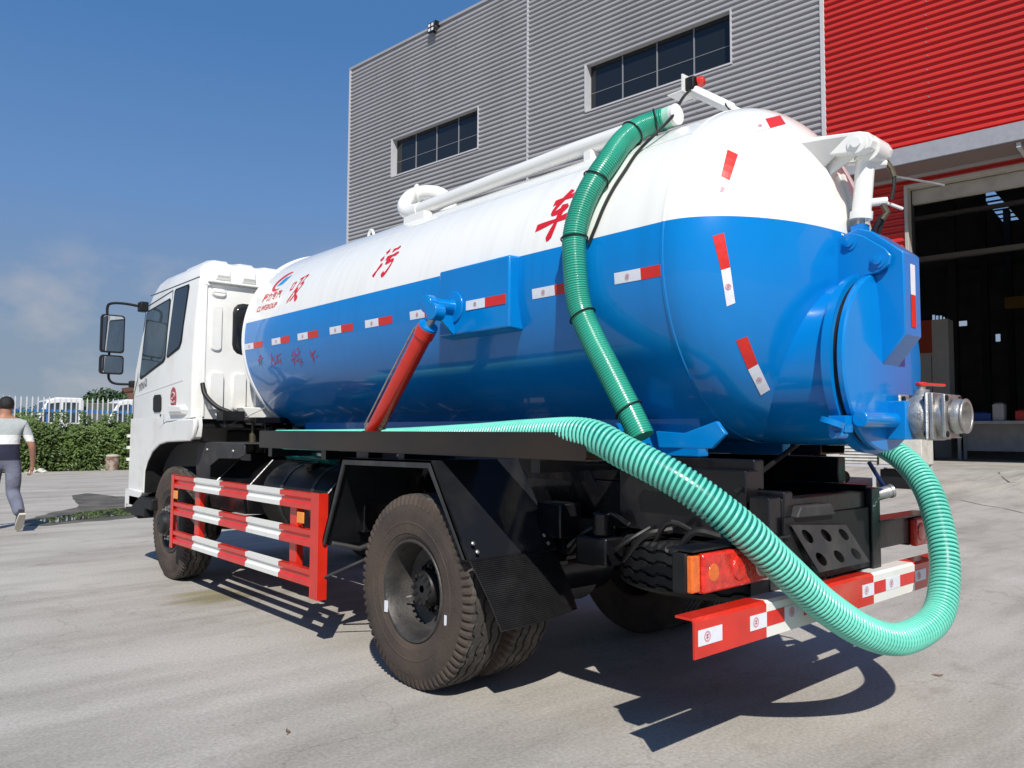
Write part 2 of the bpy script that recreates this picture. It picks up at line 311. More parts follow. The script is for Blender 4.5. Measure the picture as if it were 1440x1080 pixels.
# reflective tape on the flank: white then red, with small certification ring
def shellpatch(mb, y0, y1, z0, z1, off, n=4, fn=onshell, mi=0):
    L = [[fn(y, z, off) for z in np.linspace(z0, z1, 4)] for y in np.linspace(y0, y1, n)]; return mb.loops(L, False, False, False, mi)
def ringmark(mb, O, ex, ey, r, mi=0):
    n = 14
    vs = [O+(ex*math.cos(2*math.pi*k/n)+ey*math.sin(2*math.pi*k/n))*q for q in (r, r*.72) for k in range(n)]
    mb.add(vs, [(k, (k+1) % n, (k+1) % n+n, k+n) for k in range(n)], mi)
    for a, b in (((-.45, .25), (.45, .25)), ((-.45, -.2), (.45, -.2)), ((0, .5), (0, -.5))):
        p, q = (O+ex*a[0]*r+ey*a[1]*r), (O+ex*b[0]*r+ey*b[1]*r); d = (q-p).normalized(); o = ex*(-d.dot(ey))+ey*d.dot(ex)
        mb.add([p+o*r*.12, q+o*r*.12, q-o*r*.12, p-o*r*.12], [(0, 1, 2, 3)], mi)
for y0, y1 in ((3.075, 2.72), (2.54, 2.22), (2.08, 1.75), (1.575, 1.245), (1.085, .75), (.55, .235), (-.57, -.9), (-1.13, -1.40)):
    ym = (y0+y1)/2 if y1 > -1.4 else -1.285; zc = 2.075-.008*(y0 < -.5)
    o = part('reflective_tape', TAPEW, shellpatch(MB(), y0, ym, zc-.026, zc+.026, .0015), TANK, smooth=0)
    m_ = MB(); ringmark(m_, onshell((y0+ym)/2, zc, .003), V(0, -1, 0), V(0, 0, 1), .013); part('tape_print', TMARK, m_, TANK, smooth=0)
    part('reflective_tape', TAPER, shellpatch(MB(), ym, y1, zc-.026, zc+.026, .0015), TANK, smooth=0)
# tape on the rear head, laid on the dome where the photograph shows it
def dome(u, v, off=0.):
    s = np.array([RT+off, HD+off, RT+off]); o = (CAM-np.array([0, YS, ZC]))/s; d = ray(u, v); e = d/s
    a, b, c = e @ e, 2*o @ e, o @ o-1; k = (-b-math.sqrt(max(0, b*b-4*a*c)))/2/a; return Vector(CAM+d*k)
def domequad(q, off=.002, n=5):
    q = [np.array(p, float) for p in q]; L = []
    for i in range(n):
        f = i/(n-1); A = q[0]*(1-f)+q[3]*f; B = q[1]*(1-f)+q[2]*f
        L.append([dome(*(A*(1-g)+B*g), off) for g in np.linspace(0, 1, 4)])
    return MB().loops(L, False, False, False)
for red, wht in (([(1023, 210), (1038, 217), (1026, 254), (1014, 248)], [(1014, 248), (1026, 254), (1018, 285), (1005, 279)]),
                 ([(1076, 167), (1097, 162), (1105, 174), (1083, 180)], [(1055, 172), (1076, 167), (1083, 180), (1062, 186)]),
                 ([(1002, 332), (1018, 327), (1027, 376), (1014, 380)], [(1014, 380), (1027, 376), (1034, 426), (1022, 431)]),
                 ([(1035, 479), (1051, 473), (1066, 512), (1052, 520)], [(1052, 520), (1066, 512), (1083, 548), (1070, 556)])):
    part('reflective_tape', TAPER, domequad(red), TANK, smooth=0); part('reflective_tape', TAPEW, domequad(wht), TANK, smooth=0)
    c_ = np.mean(wht, axis=0); O = dome(*c_, .004); ex = (dome(c_[0]+3, c_[1], .004)-O).normalized(); ey = (dome(c_[0], c_[1]-3, .004)-O).normalized()
    m_ = MB(); ringmark(m_, O, ex, ey, .013); part('tape_print', TMARK, m_, TANK, smooth=0)
# brush lettering on the flank: each stroke a tapering ribbon that follows the shell
def glyph(strokes, yc, zc, size, name='lettering', slant=.18, m=LETR, bold=.11):
    a0 = math.asin((zc-ZC)/RT); mb = MB()
    for st in strokes:
        wd_ = st[0] if isinstance(st[0], (int, float)) else 1.; pts = [q for q in st if not isinstance(q, (int, float))]
        sp = spline([(x, y, 0) for x, y in pts], 6) if len(pts) > 2 else [Vector((*pts[0], 0)).lerp(Vector((*pts[1], 0)), k/6) for k in range(7)]
        L = []
        for i, p in enumerate(sp):
            t = (sp[min(i+1, len(sp)-1)]-sp[max(i-1, 0)]).normalized(); o = Vector((-t.y, t.x, 0)); f = i/(len(sp)-1)
            wv = bold*wd_*(.62+.55*abs(math.cos(f*math.pi)))*(.30 if i == len(sp)-1 else 1)*.5
            row = []
            for sgn in (-1, 1):
                q = p+o*wv*sgn; X = (q.x-.5+slant*(q.y-.5))*size*.95; Y = (q.y-.5)*size
                row.append(arc(yc-X, a0+Y/RT, .002))
            L.append(row)
        mb.loops(L, False, False, False)
    return part(name, m, mb, TANK, smooth=0)
XI = [[.7, (.04, .70), (.08, .42)], [.7, (.04, .70), (.24, .74)], [.7, (.24, .74), (.22, .46)], [.7, (.08, .44), (.23, .47)], [.8, (.40, .82), (.90, .92)], [.9, (.60, .86), (.52, .42), (.26, -.04)],
      [.8, (.90, .92), (.74, .60)], [.7, (.70, .58), (.92, .62)], [.85, (.92, .62), (.76, .30), (.46, .0)], [1.9, (.58, .44), (.72, .20), (.96, -.02)]]
WU = [[1.3, (.14, .90), (.24, .78)], [1.3, (.05, .66), (.15, .56)], [1.1, (.02, .06), (.12, .22), (.26, .44)], [(.46, .82), (.80, .90)], [1.1, (.34, .58), (.92, .68)],
      [(.60, .64), (.50, .42), (.80, .46), (.78, .22), (.62, .02), (.50, .12)]]
CHE = [[1.1, (.22, .76), (.80, .86)], [1.2, (.56, 1.0), (.34, .52), (.74, .58)], [1.2, (.04, .26), (.96, .38)], [1.35, (.60, .66), (.58, .30), (.52, -.08)]]
glyph(XI, 2.27, 2.50, .25, bold=.085); glyph(WU, .93, 2.50, .24, bold=.12); glyph(CHE, -.69, 2.485, .28, slant=.22)
# maker's emblem: red crescent round a blue wing, two lines of small letters below
a0 = math.asin((2.61-ZC)/RT)
def epos(x, y, off=.002): return arc(2.66-x, a0+y/RT, off)
m_ = MB(); L = []
for k in range(23):
    t = R(60+k/22*245); ro = 1-.0; wid = .46*math.sin((k/22)**.8*math.pi)**.8+.02
    L.append([epos(.125*math.cos(t)+.04*math.sin(t), .10*math.sin(t)), epos(.125*math.cos(t)*(1-wid)+.04*math.sin(t), .10*math.sin(t)*(1-wid))])
part('emblem', LETR, m_.loops(L, False, False, False), TANK, smooth=0)
for k, (x0, y0) in enumerate(((-.02, -.03), (.0, -.005), (.02, .02))):
    m_ = MB(); m_.add([epos(x0-.035, y0-.018), epos(x0+.07, y0-.012), epos(x0+.115, y0+.028), epos(x0+.0, y0+.014)], [(0, 1, 2, 3)]); part('emblem', LOGOB, m_, TANK, smooth=0)
def text_mesh(txt, size, f, name, m, parent, extr=0., bold=0., shear=0.):
    cu = bpy.data.curves.new('t', 'FONT'); cu.body = txt; cu.size = size; cu.align_x = 'CENTER'; cu.align_y = 'CENTER'; cu.offset = bold; cu.shear = shear; cu.resolution_u = 3
    to = bpy.data.objects.new('t', cu); col.objects.link(to); dg = bpy.context.evaluated_depsgraph_get(); dg.update()
    me = to.evaluated_get(dg).to_mesh(); mb = MB(); mb.add([f(v.co.x, v.co.y) for v in me.vertices], [tuple(p.vertices) for p in me.polygons])
    to.evaluated_get(dg).to_mesh_clear(); bpy.data.objects.remove(to); bpy.data.curves.remove(cu)
    return mb.build(name, m, parent, smooth=0)
text_mesh('程力专汽', .088, lambda x, y: arc(2.70-x, math.asin((2.475-ZC)/RT)+y/RT, .002), 'lettering', LETR, TANK, bold=.0015)
text_mesh('CLWGROUP', .068, lambda x, y: arc(2.73-x, math.asin((2.385-ZC)/RT)+y/RT, .002), 'lettering', LETR, TANK, bold=.001, shear=.2)
# dull red characters half lost in the reflections under the tape: only loose strokes can be made out
for yc, wch in ((2.80, 1), (2.50, 2), (2.14, 2), (1.86, 1)):
    rs = random.Random(int(yc*100)); st = []
    for c_ in range(wch):
        for k in range(9):
            x, y = rs.uniform(.0, .7)+c_*.8-.4*(wch-1), rs.uniform(0, .8)
            st.append([.8, (x, y), (x+(.3 if k % 2 else .04), y+(.03 if k % 2 else -.35))])
    glyph(st, yc, 1.955, .13, m=LETD, slant=0, bold=.10)
# --- side box that carries the tipping ram, on the left flank
bx = part('ram_box', BLUE, MB().prism([(-.90, 2.285), (-.90, 1.90), (-.60, 1.87), (-.60, 2.30)], 'y', .16, -.46), bevel=.012)
part('reflective_tape', TAPEW, MB().bb((-.904, -.10, 2.028), (-.901, -.265, 2.08)), bx, smooth=0); part('reflective_tape', TAPER, MB().bb((-.904, -.265, 2.028), (-.901, -.435, 2.08)), bx, smooth=0)
m_ = MB(); ringmark(m_, V(-.9055, -.18, 2.054), V(0, -1, 0), V(0, 0, 1), .013); part('tape_print', TMARK, m_, bx, smooth=0)
pv = part('ram_pivot', BLUE, MB().lathe([(.092, 0), (.092, .015), (.04, .02), (.04, .15), (.05, .15), (.05, .20), (.025, .205)], (-.895, .02, 2.06), (-1, 0, 0), 28), bevel=.004)
part('gusset', BLUE, MB().prism([(-.90, 2.04), (-1.06, 2.04), (-.90, 1.90)], 'y', .03, .01), pv)
# --- tipping ram
A, Bp = V(-1.07, .60, 1.33), V(-1.07, .03, 1.93); d = (Bp-A).normalized(); L_ = (Bp-A).length
ram = part('hydraulic_ram', RED, MB().lathe([(.046, 0), (.05, .012), (.05, L_-.06), (.057, L_-.06), (.057, L_), (.05, L_+.004)], A, d, 28), smooth=40)
part('ram_cap', BLUE, MB().lathe([(.056, L_+.003), (.056, L_+.016), (.03, L_+.018)], A, d, 28), ram)
part('piston_rod', STEEL, MB().lathe([(.022, L_+.01), (.022, L_+.08)], A, d, 16), ram)
part('rod_eye', BLUE, MB().lathe([(.048, -.035), (.048, .035)], A+d*(L_+.11), (1, 0, 0), 24), ram, bevel=.004)
off = V(-.03, .045, .02)
part('oil_line', STEEL, MB().tube([A+d*.05+off*1.2, A+d*(L_*.5)+off*1.25, A+d*(L_-.03)+off*1.2, A+d*(L_)+off*.9], .006, 8), ram)
part('oil_fitting', STEEL, MB().lathe([(.016, 0), (.016, .04)], A+d*(L_-.04)+off*.85, d, 8), ram); part('oil_fitting', STEEL, MB().lathe([(.016, 0), (.016, .04)], A+d*.03+off*.85, d, 8), ram)
part('ram_foot', BLACK, MB().lathe([(.05, -.05), (.05, .05)], A-d*.03, (1, 0, 0), 20).bb((-1.12, .55, 1.18), (-1.02, .69, 1.31)), bevel=.004)
# --- hose trays along both sides
for sx in (-1, 1):
    pr_ = [(2.0, 1.235), (2.0, 1.355), (-1.20, 1.355), (-1.225, 1.35), (-1.245, 1.33), (-1.25, 1.30), (-1.25, 1.255), (-1.245, 1.238), (-1.235, 1.235)]
    tr = part('hose_tray', BROWNB, MB().prism(pr_, 'x', sx*1.155, sx*1.160).bb((sx*.86, -1.25, 1.232), (sx*1.156, 2.0, 1.239)).bb((sx*.86, -1.25, 1.239), (sx*.866, 2.0, 1.36)))
    for y in (-.9, .2, 1.1, 1.9):
        part('tray_bracket', BLACK, MB().bb((sx*.40, y-.03, 1.17), (sx*1.12, y+.03, 1.232)), tr)
# --- sub-frame sill and saddles in blue
for sx in (-1, 1):
    part('saddle_sill', BLUE, MB().prism([(sx*.345, 1.238), (sx*.425, 1.238), (sx*.425, 1.47), (sx*.345, 1.42)], 'y', 2.75, -1.30), bevel=.008)
q = [un(u, v, 'x', -.74) for u, v in ((922, 606), (962, 609), (1007, 592), (1020, 610), (1000, 631), (926, 630))]
part('saddle_plate', BLUE, MB().prism([(p[1], p[2]) for p in q], 'x', -.74, -.715), bevel=.004)
part('saddle_web', BLUE, MB().bb((-.716, -1.05, 1.238), (-.40, -1.02, 1.40)))
part('saddle_lug', BLUE, MB().prism([(-1.14, 1.24), (-1.08, 1.36), (-1.02, 1.30), (-.98, 1.36), (-.94, 1.26)], 'x', -.80, -.775).prism([(-1.14, 1.24), (-1.08, 1.33), (-1.02, 1.29), (-.94, 1.26)], 'x', -.72, -.745))
# --- things on the tank top
part('top_pipe', WHITE, MB().tube([(-.36, 1.20, 2.966), (-.36, .6, 2.975), (-.36, -.45, 2.985), (-.34, -.95, 2.985)], .048, 20), TANK)
part('pipe_elbow', WHITE, MB().tube(spline([(-.36, 1.14, 2.966), (-.36, 1.24, 2.97), (-.36, 1.33, 3.0), (-.34, 1.375, 3.06), (-.29, 1.36, 3.13), (-.22, 1.28, 3.155), (-.16, 1.18, 3.13), (-.12, 1.12, 3.06), (-.11, 1.10, 2.94)], 6), .055, 18).lathe([(.07, -.014), (.076, 0), (.07, .014)], (-.25, 1.33, 3.15), (.7, -.75, .12), 20).lathe([(.085, 0), (.085, .03)], (-.11, 1.10, 2.965), (0, 0, 1), 20), TANK)
part('pipe_clamp', WHITE, MB().bb((-.44, 1.24, 2.84), (-.28, .98, 2.915)), TANK, bevel=.004)
part('pipe_clamp', WHITE, MB().bb((-.40, -.58, 2.86), (-.32, -.52, 2.94)), TANK, bevel=.004)
part('lifting_eye', WHITE, MB().tube([(-.22, 2.05+.045*math.cos(t), 2.94+.075*math.sin(t)) for t in np.linspace(0, math.pi, 10)], .012, 8), TANK)
Q0, Q1 = V(.02, -1.36, 2.985), V(-.02, -.985, 3.262); dq = (Q1-Q0)
arm = part('lamp_arm', WHITE, MB().tube([Q0, Q0.lerp(Q1, .35), Q0.lerp(Q1, .36), Q1], [.020, .020, .030, .030], 8), TANK, smooth=20)
part('lamp_bracket', WHITE, MB().bb((-.070, -.965, 3.235), (.050, -.955, 3.345)).bb((-.09, -.975, 3.24), (.045, -.875, 3.246)), TANK)
part('work_lamp', BLACKM, MB().bb((-.052, -1.02, 3.25), (.028, -.965, 3.325)), TANK, bevel=.006)
part('lamp_lens', LAMPR, MB().lathe([(.030, 0), (.030, .016), (.025, .032), (.010, .04)], (-.005, -1.02, 3.295), (.35, -1, .12), 18), TANK)
part('lamp_strap', TIE, MB().tube([Q0.lerp(Q1, .38)+V(.036*math.cos(t), .02*math.sin(t), .034*math.sin(t)) for t in np.linspace(0, 2*math.pi, 13)], .004, 6), TANK)
# --- rear neck, flange and cleanout door
DZ = 1.675
neck = part('door_neck', BLUE, MB().lathe([(.375, -1.45), (.375, -1.905), (.41, -1.905), (.412, -1.945), (.36, -1.948)], (0, 0, DZ), (0, 1, 0), 96, cap=False), smooth=30)
part('gasket', BLACKM, MB().lathe([(.37, -1.944), (.385, -1.947), (.385, -1.972), (.37, -1.974)], (0, 0, DZ), (0, 1, 0), 72, cap=False))
door = part('cleanout_door', BLUE, MB().lathe([(.395, -1.968), (.40, -1.972), (.40, -1.992), (.392, -2.0), (.30, -2.012), (.15, -2.022), (.01, -2.025)], (0, 0, DZ), (0, 1, 0), 96), smooth=30)
beam = part('door_beam', BLUE, MB().prism([(-1.86, 2.27), (-1.93, 2.285), (-1.99, 2.26), (-2.125, 2.145), (-2.125, 1.785), (-2.02, 1.655), (-1.995, 1.66), (-1.995, 2.06), (-1.92, 2.10), (-1.86, 2.16)], 'x', -.085, .085), bevel=.006)
part('reflective_tape', TAPEW, MB().bb((-.025, -2.1270, 2.10), (.025, -2.1275, 1.965)), beam, smooth=0); part('reflective_tape', TAPER, MB().bb((-.025, -2.1270, 1.965), (.025, -2.1275, 1.82)), beam, smooth=0)
for sx in (-1, 1):
    ear = part('hinge_ear', BLUE, MB().prism([(-1.62, 2.02), (-1.80, 2.14), (-1.86, 2.245), (-1.91, 2.262), (-1.97, 2.235), (-2.06, 2.165), (-2.085, 2.13), (-2.075, 2.09), (-2.03, 2.065), (-1.97, 2.055), (-1.93, 2.03), (-1.90, 1.99), (-1.70, 1.95)], 'x', sx*.098, sx*.12), bevel=.004)
    for y, z in ((-1.905, 2.215), (-2.03, 2.115)):
        part('hinge_pin', BLUE, MB().lathe([(.034, 0), (.034, .006), (.02, .007), (.02, .018), (.01, .02)], (sx*.12, y, z), (sx, 0, 0), 18), ear)
part('saddle_web', BLUE, MB().prism([(-1.55, 1.95), (-1.90, 1.99), (-1.93, 2.03), (-1.80, 2.13), (-1.60, 2.05)], 'x', -.094, .094))
part('locking_bar', BLUE, MB().tube([(-.34, -2.035, 1.415), (.06, -2.035, 1.415)], .034, 20).bb((-.02, -2.09, 1.33), (.20, -1.99, 1.50)), door, bevel=.004)
part('lock_lug', BLUE, MB().lathe([(.05, -.012), (.05, .012), (.022, .012), (.022, -.012)], (-.45, -1.97, 1.40), (.2, -.3, 1), 20).bb((-.40, -2.0, 1.36), (-.33, -1.93, 1.43)).tube([(-.45, -1.97, 1.35), (-.36, -1.98, 1.35)], .016, 10), door)
# --- ball valve and outlet
VX, VZ = .10, 1.432
def sq(y0, y1, h): return MB().bb((VX-h, y0, VZ-h), (VX+h, y1, VZ+h))
valve = part('outlet_valve', CAST, MB().lathe([(.075, -2.05), (.085, -2.075), (.1, -2.11), (.103, -2.145), (.098, -2.18), (.085, -2.2)], (VX, 0, VZ), (0, 1, 0), 40), smooth=40)
part('valve_flange', CAST, sq(-2.045, -2.065, .098), valve, bevel=.012); part('valve_flange', CAST, sq(-2.188, -2.210, .105), valve, bevel=.012)
part('valve_flange', STEEL, sq(-2.213, -2.232, .10).bb((VX-.094, -2.272, VZ-.094), (VX+.094, -2.29, VZ+.094)).lathe([(.088, -2.23), (.092, -2.25), (.088, -2.275), (.062, -2.28), (.062, -2.30), (.075, -2.302), (.075, -2.325), (.07, -2.345), (.075, -2.348), (.075, -2.36), (.060, -2.36), (.058, -2.25)], (VX, 0, VZ), (0, 1, 0), 36, cap=False), valve, bevel=.006)
m_ = MB()
for a in (-1, 1):
    for b in (-1, 1):
        for y in (-2.07, -2.184, -2.29): m_.lathe([(.013, -.008), (.013, .008)], (VX+a*.077, y, VZ+b*.077), (0, 1, 0), 6)
part('valve_bolt', BLACKM, m_, valve, kind='stuff')
part('valve_stem', STEEL, MB().lathe([(.04, 0), (.04, .03), (.02, .03), (.02, .06)], (VX, -2.13, VZ+.09), (0, 0, 1), 16), valve)
part('valve_lever', RED, MB().box((VX+.06, -2.15, VZ+.145), (.20, .03, .012), Matrix.Rotation(R(-14), 3, 'Z')).lathe([(.028, 0), (.028, .018)], (VX, -2.13, VZ+.135), (0, 0, 1), 14), valve, bevel=.003)
text_mesh('DUNG', .034, lambda x, y: Vector((VX-math.sqrt(.1035**2-min(y*y, .01)), -2.125-x, VZ+.0+y)), 'lettering', STEEL, valve)
for o_ in [valve]+list(valve.children):
    for v_ in o_.data.vertices: v_.co.y = -2.045+(v_.co.y+2.045)*.80
# --- white top bracket and door ram
def pl(x, pts): return [(float(un(u, v, 'x', x)[1]), float(un(u, v, 'x', x)[2])) for u, v in pts]
brk = part('ram_bracket', WHITE, MB().prism([(-1.45, 2.80), (-1.955, 2.722), (-1.995, 2.705), (-2.015, 2.668), (-2.0, 2.632), (-1.95, 2.625), (-1.50, 2.70)], 'x', -.11, -.045).prism([(-1.45, 2.80), (-1.955, 2.722), (-1.995, 2.705), (-2.015, 2.668), (-2.0, 2.632), (-1.95, 2.625), (-1.50, 2.70)], 'x', .11, .065).prism([(-1.45, 2.797), (-1.86, 2.733), (-1.86, 2.70), (-1.45, 2.76)], 'x', -.046, .066), smooth=25, bevel=.006)
part('web_plate', WHITE, MB().prism([(-1.50, 2.72), (-1.93, 2.64), (-1.72, 2.54), (-1.60, 2.56)], 'x', -.06, -.048), brk)
part('gusset', WHITE, MB().add([(-.30, -1.52, 2.70), (-.10, -1.92, 2.715), (-.10, -1.70, 2.555), (-.30, -1.53, 2.68), (-.28, -1.53, 2.69), (-.085, -1.92, 2.71), (-.085, -1.70, 2.55), (-.28, -1.53, 2.67)], [(0, 1, 2, 3), (4, 5, 6, 7), (0, 1, 5, 4), (2, 3, 7, 6), (1, 2, 6, 5)]), brk)
part('strut', WHITE, MB().prism([(-1.74, 2.58), (-1.80, 2.60), (-1.90, 2.27), (-1.83, 2.25)], 'x', .05, .075).prism([(-1.70, 2.56), (-1.75, 2.56), (-1.85, 2.27), (-1.80, 2.25)], 'x', -.075, -.05), brk)
part('pivot_pin', WHITE, MB().lathe([(.045, 0), (.045, .006), (.022, .008), (.022, .02)], (-.11, -1.945, 2.668), (-1, 0, 0), 20), brk)
dr_ = part('door_ram', WHITE, MB().lathe([(.05, 0), (.05, .035), (.042, .036), (.042, .27), (.05, .275), (.05, .30), (.03, .305)], (0, -1.905, 2.345), (0, -.10, 1), 28).lathe([(.058, -.05), (.058, .05)], (0, -1.965, 2.655), (1, 0, 0), 24), smooth=40)
part('piston_rod', STEEL, MB().lathe([(.018, -.06), (.018, .02)], (0, -1.905, 2.345), (0, -.10, 1), 12), dr_); part('rod_eye', BLUE, MB().bb((-.03, -1.93, 2.24), (.03, -1.87, 2.32)), dr_)
part('oil_port', WHITE, MB().tube([(0, -1.93, 2.60), (.06, -2.0, 2.60)], .016, 10).tube([(0, -1.91, 2.42), (.06, -2.0, 2.425)], .018, 10), dr_)
part('oil_fitting', BRONZE, MB().tube([(.06, -2.0, 2.61), (.07, -2.02, 2.57), (.07, -2.03, 2.53)], .013, 8), dr_); part('oil_fitting', BRONZE, MB().tube([(.05, -1.98, 2.42), (.06, -2.0, 2.37), (.05, -1.98, 2.34)], .014, 8), dr_)
part('oil_line', TIE, MB().tube([(.07, -2.03, 2.53), (.065, -2.03, 2.48), (.06, -2.02, 2.43)], .009, 8).tube(spline([(.05, -1.98, 2.36), (.05, -1.93, 2.28), (.09, -1.86, 2.18)], 5), .012, 8).tube(spline([(.07, -1.99, 2.38), (.07, -1.95, 2.28), (.12, -1.86, 2.16)], 5), .010, 8), dr_)
part('prop_rod', STEEL, MB().tube([(.07, -2.03, 2.535), (.30, -2.10, 2.54), (.36, -2.14, 2.53)], .005, 6), dr_)
part('bleed_tap', WHITE, MB().tube([(.06, -2.0, 2.415), (.15, -2.03, 2.40)], .008, 6), dr_)

# --- chassis
for sx in (-1, 1):
    part('frame_rail', BLACK, MB().bb((sx*.36, -1.74, .86), (sx*.43, 4.9, 1.10)), bevel=.006)
    part('sub_frame', BLACK, MB().bb((sx*.355, -1.60, 1.102), (sx*.435, 2.9, 1.235)), bevel=.006)
part('rear_crossmember', BLACK, MB().bb((-.55, -1.735, .60), (-.45, -1.64, 1.08)).bb((.36, -1.765, .60), (.455, -1.64, 1.085)).bb((-.44, -1.735, .92), (.35, -1.66, 1.07)).bb((-.44, -1.70, .56), (.35, -1.64, .72)), bevel=.005)
for y in (-.75, .75, 1.9, 2.8): part('crossmember', BLACK, MB().bb((-.358, y-.05, .9), (.358, y+.05, 1.06)))
part('side_plate', BLACK, MB().bb((-.54, -1.62, .88), (-.437, -.9, 1.19)), bevel=.005)
ax = part('rear_axle', BLACK, MB().tube([(-.9, 0, .51), (-.35, 0, .51), (-.25, 0, .52), (.25, 0, .52), (.35, 0, .51), (.9, 0, .51)], [.075, .075, .17, .17, .075, .075], 18).lathe([(.19, -.12), (.22, 0), (.15, .16), (.06, .26)], (0, 0, .52), (0, 1, 0), 20))
for sx in (-1, 1):
    for k in range(7):
        h = .62-.07*k; part('leaf_spring', BLACK, MB().loops([[(sx*.45+a, y, .68-.021*k-.16*(1-(y/.7)**2)+.11+b) for a, b in ((-.04, 0), (.04, 0), (.04, .017), (-.04, .017))] for y in np.linspace(-h, h, 9)]), ax)
    part('spring_hanger', BLACK, MB().bb((sx*.38, -.70, .66), (sx*.52, -.58, .90))); part('spring_hanger', BLACK, MB().bb((sx*.38, .58, .66), (sx*.52, .70, .90)))
    part('brake_chamber', BLACK, MB().lathe([(.05, 0), (.085, .02), (.085, .12), (.05, .15)], (sx*.62, -.18, .62), (0, -1, .25), 20))
part('air_tank', BLACK, MB().lathe([(.02, -.35), (.1, -.33), (.13, -.28), (.13, .28), (.1, .33), (.02, .35)], (.60, -1.02, .98), (0, 1, 0), 24))
part('drive_shaft', BLACK, MB().tube([(0, .25, .56), (0, 3.2, .80)], .05, 14))
part('engine', BLACK, MB().bb((-.34, 3.0, .62), (.34, 4.7, 1.36)).lathe([(.22, 0), (.25, .2), (.2, .5)], (0, 2.5, .85), (0, 1, 0), 20), bevel=.02)
ax2 = part('front_axle', BLACK, MB().tube([(-.95, 3.98, .51), (-.6, 3.98, .47), (.6, 3.98, .47), (.95, 3.98, .51)], .06, 12))
# plumbing and wiring that shows between the tank and the frame
rs = random.Random(3)
for k in range(9):
    y = 1.0+.24*k; part('air_line', TIE if k % 3 else BRONZE, MB().tube(spline([(-.46, y, 1.12), (-.55-.1*rs.random(), y+.08, 1.16+.05*rs.random()), (-.52, y+.25, 1.08), (-.47, y+.4, 1.0)], 5), .010+.008*rs.random(), 7))
for k in range(6):
    y = -1.5+.13*k; part('air_line', TIE, MB().tube(spline([(-.56, y, .90), (-.60-.06*rs.random(), y+.1, .80+.15*rs.random()), (-.56, y+.3, .72), (-.47, y+.45, .86)], 5), .010+.008*rs.random(), 7))
part('valve_block', BLACK, MB().bb((-.70, -.95, .70), (-.56, -.75, .84)).lathe([(.05, 0), (.05, .12)], (-.62, -.86, .838), (0, 0, 1), 16), bevel=.01); part('valve_block', BLACK, MB().bb((-.66, -.60, .80), (-.5, -.42, .98)), bevel=.01)
# black hose arch by the right rear
part('rubber_hose', BLACKM, MB().tube(spline([(.62, -.80, 1.18), (.80, -.92, 1.32), (1.02, -1.02, 1.33), (1.10, -1.10, 1.24), (1.10, -1.12, 1.10), (1.05, -1.08, .95), (.9, -.95, .86)], 8), .045, 12).tube(spline([(.55, -.95, 1.12), (.80, -1.05, 1.20), (.98, -1.12, 1.20), (1.02, -1.16, 1.08), (.9, -1.1, .98), (.6, -1.0, .98)], 8), .03, 12))
part('prop_bar', BLACKM, MB().tube([un(1032, 694, 'y', -1.60), un(1145, 606, 'y', -1.45)], .012, 8)); part('prop_bar', mat('dark_blue_paint', (.004, .02, .10), .4), MB().tube([un(1222, 650, 'y', -1.66), un(1243, 684, 'y', -1.70)], .011, 8))
sock = part('tow_socket', STEEL, MB().lathe([(.032, 0), (.032, .15), (.036, .15), (.036, .165), (.022, .165), (.022, .1)], (.50, -1.66, 1.02), (.75, -.5, .22), 18, cap=False)); part('socket_arm', BLACK, MB().tube([(.43, -1.62, 1.0), (.52, -1.67, 1.025)], .03, 12), sock)
# --- rear bumper in five painted lengths
bump = empty('rear_bumper'); bump.parent = T
ZT, ZB, YB = .688, .545, -1.818
for i in range(5):
    x0, x1 = -1.2+.48*i, -1.2+.48*(i+1)
    pr_ = [(YB, ZB), (YB, ZT-.012), (YB+.012, ZT), (YB+.085, ZT), (YB+.085, ZT-.008), (YB+.014, ZT-.009), (YB+.009, ZT-.014), (YB+.008, ZB)]
    part('bumper_length', WPAINT if i % 2 else RED, MB().prism(pr_, 'x', x0, x1), bump)
def btape(x0, x1, m): part('reflective_tape', m, MB().bb((x0, YB-.002, .588), (x1, YB-.0005, .645)), bump, smooth=0)
for x0, x1, m in ((-1.18, -1.03, TAPEW), (-.84, -.72, TAPEW), (-.72, -.585, TAPER), (-.585, -.43, TAPEW), (-.43, -.24, TAPER), (.12, .24, TAPEW), (.24, .37, TAPER), (.37, .535, TAPEW), (.535, .72, TAPER), (.72, .86, TAPEW), (1.03, 1.18, TAPEW)):
    btape(x0, x1, m)
    if m is TAPEW:
        m_ = MB(); ringmark(m_, V((x0+x1)/2-.02, YB-.003, .617), V(1, 0, 0), V(0, 0, 1), .02); part('tape_print', TMARK, m_, bump, smooth=0)
for sx in (-1, 1): part('bumper_bracket', BLACK, MB().bb((sx*.37, -1.74, .575), (sx*.43, YB+.01, .66)).bb((sx*.36, -1.735, .56), (sx*.44, -1.64, .9)), bump)
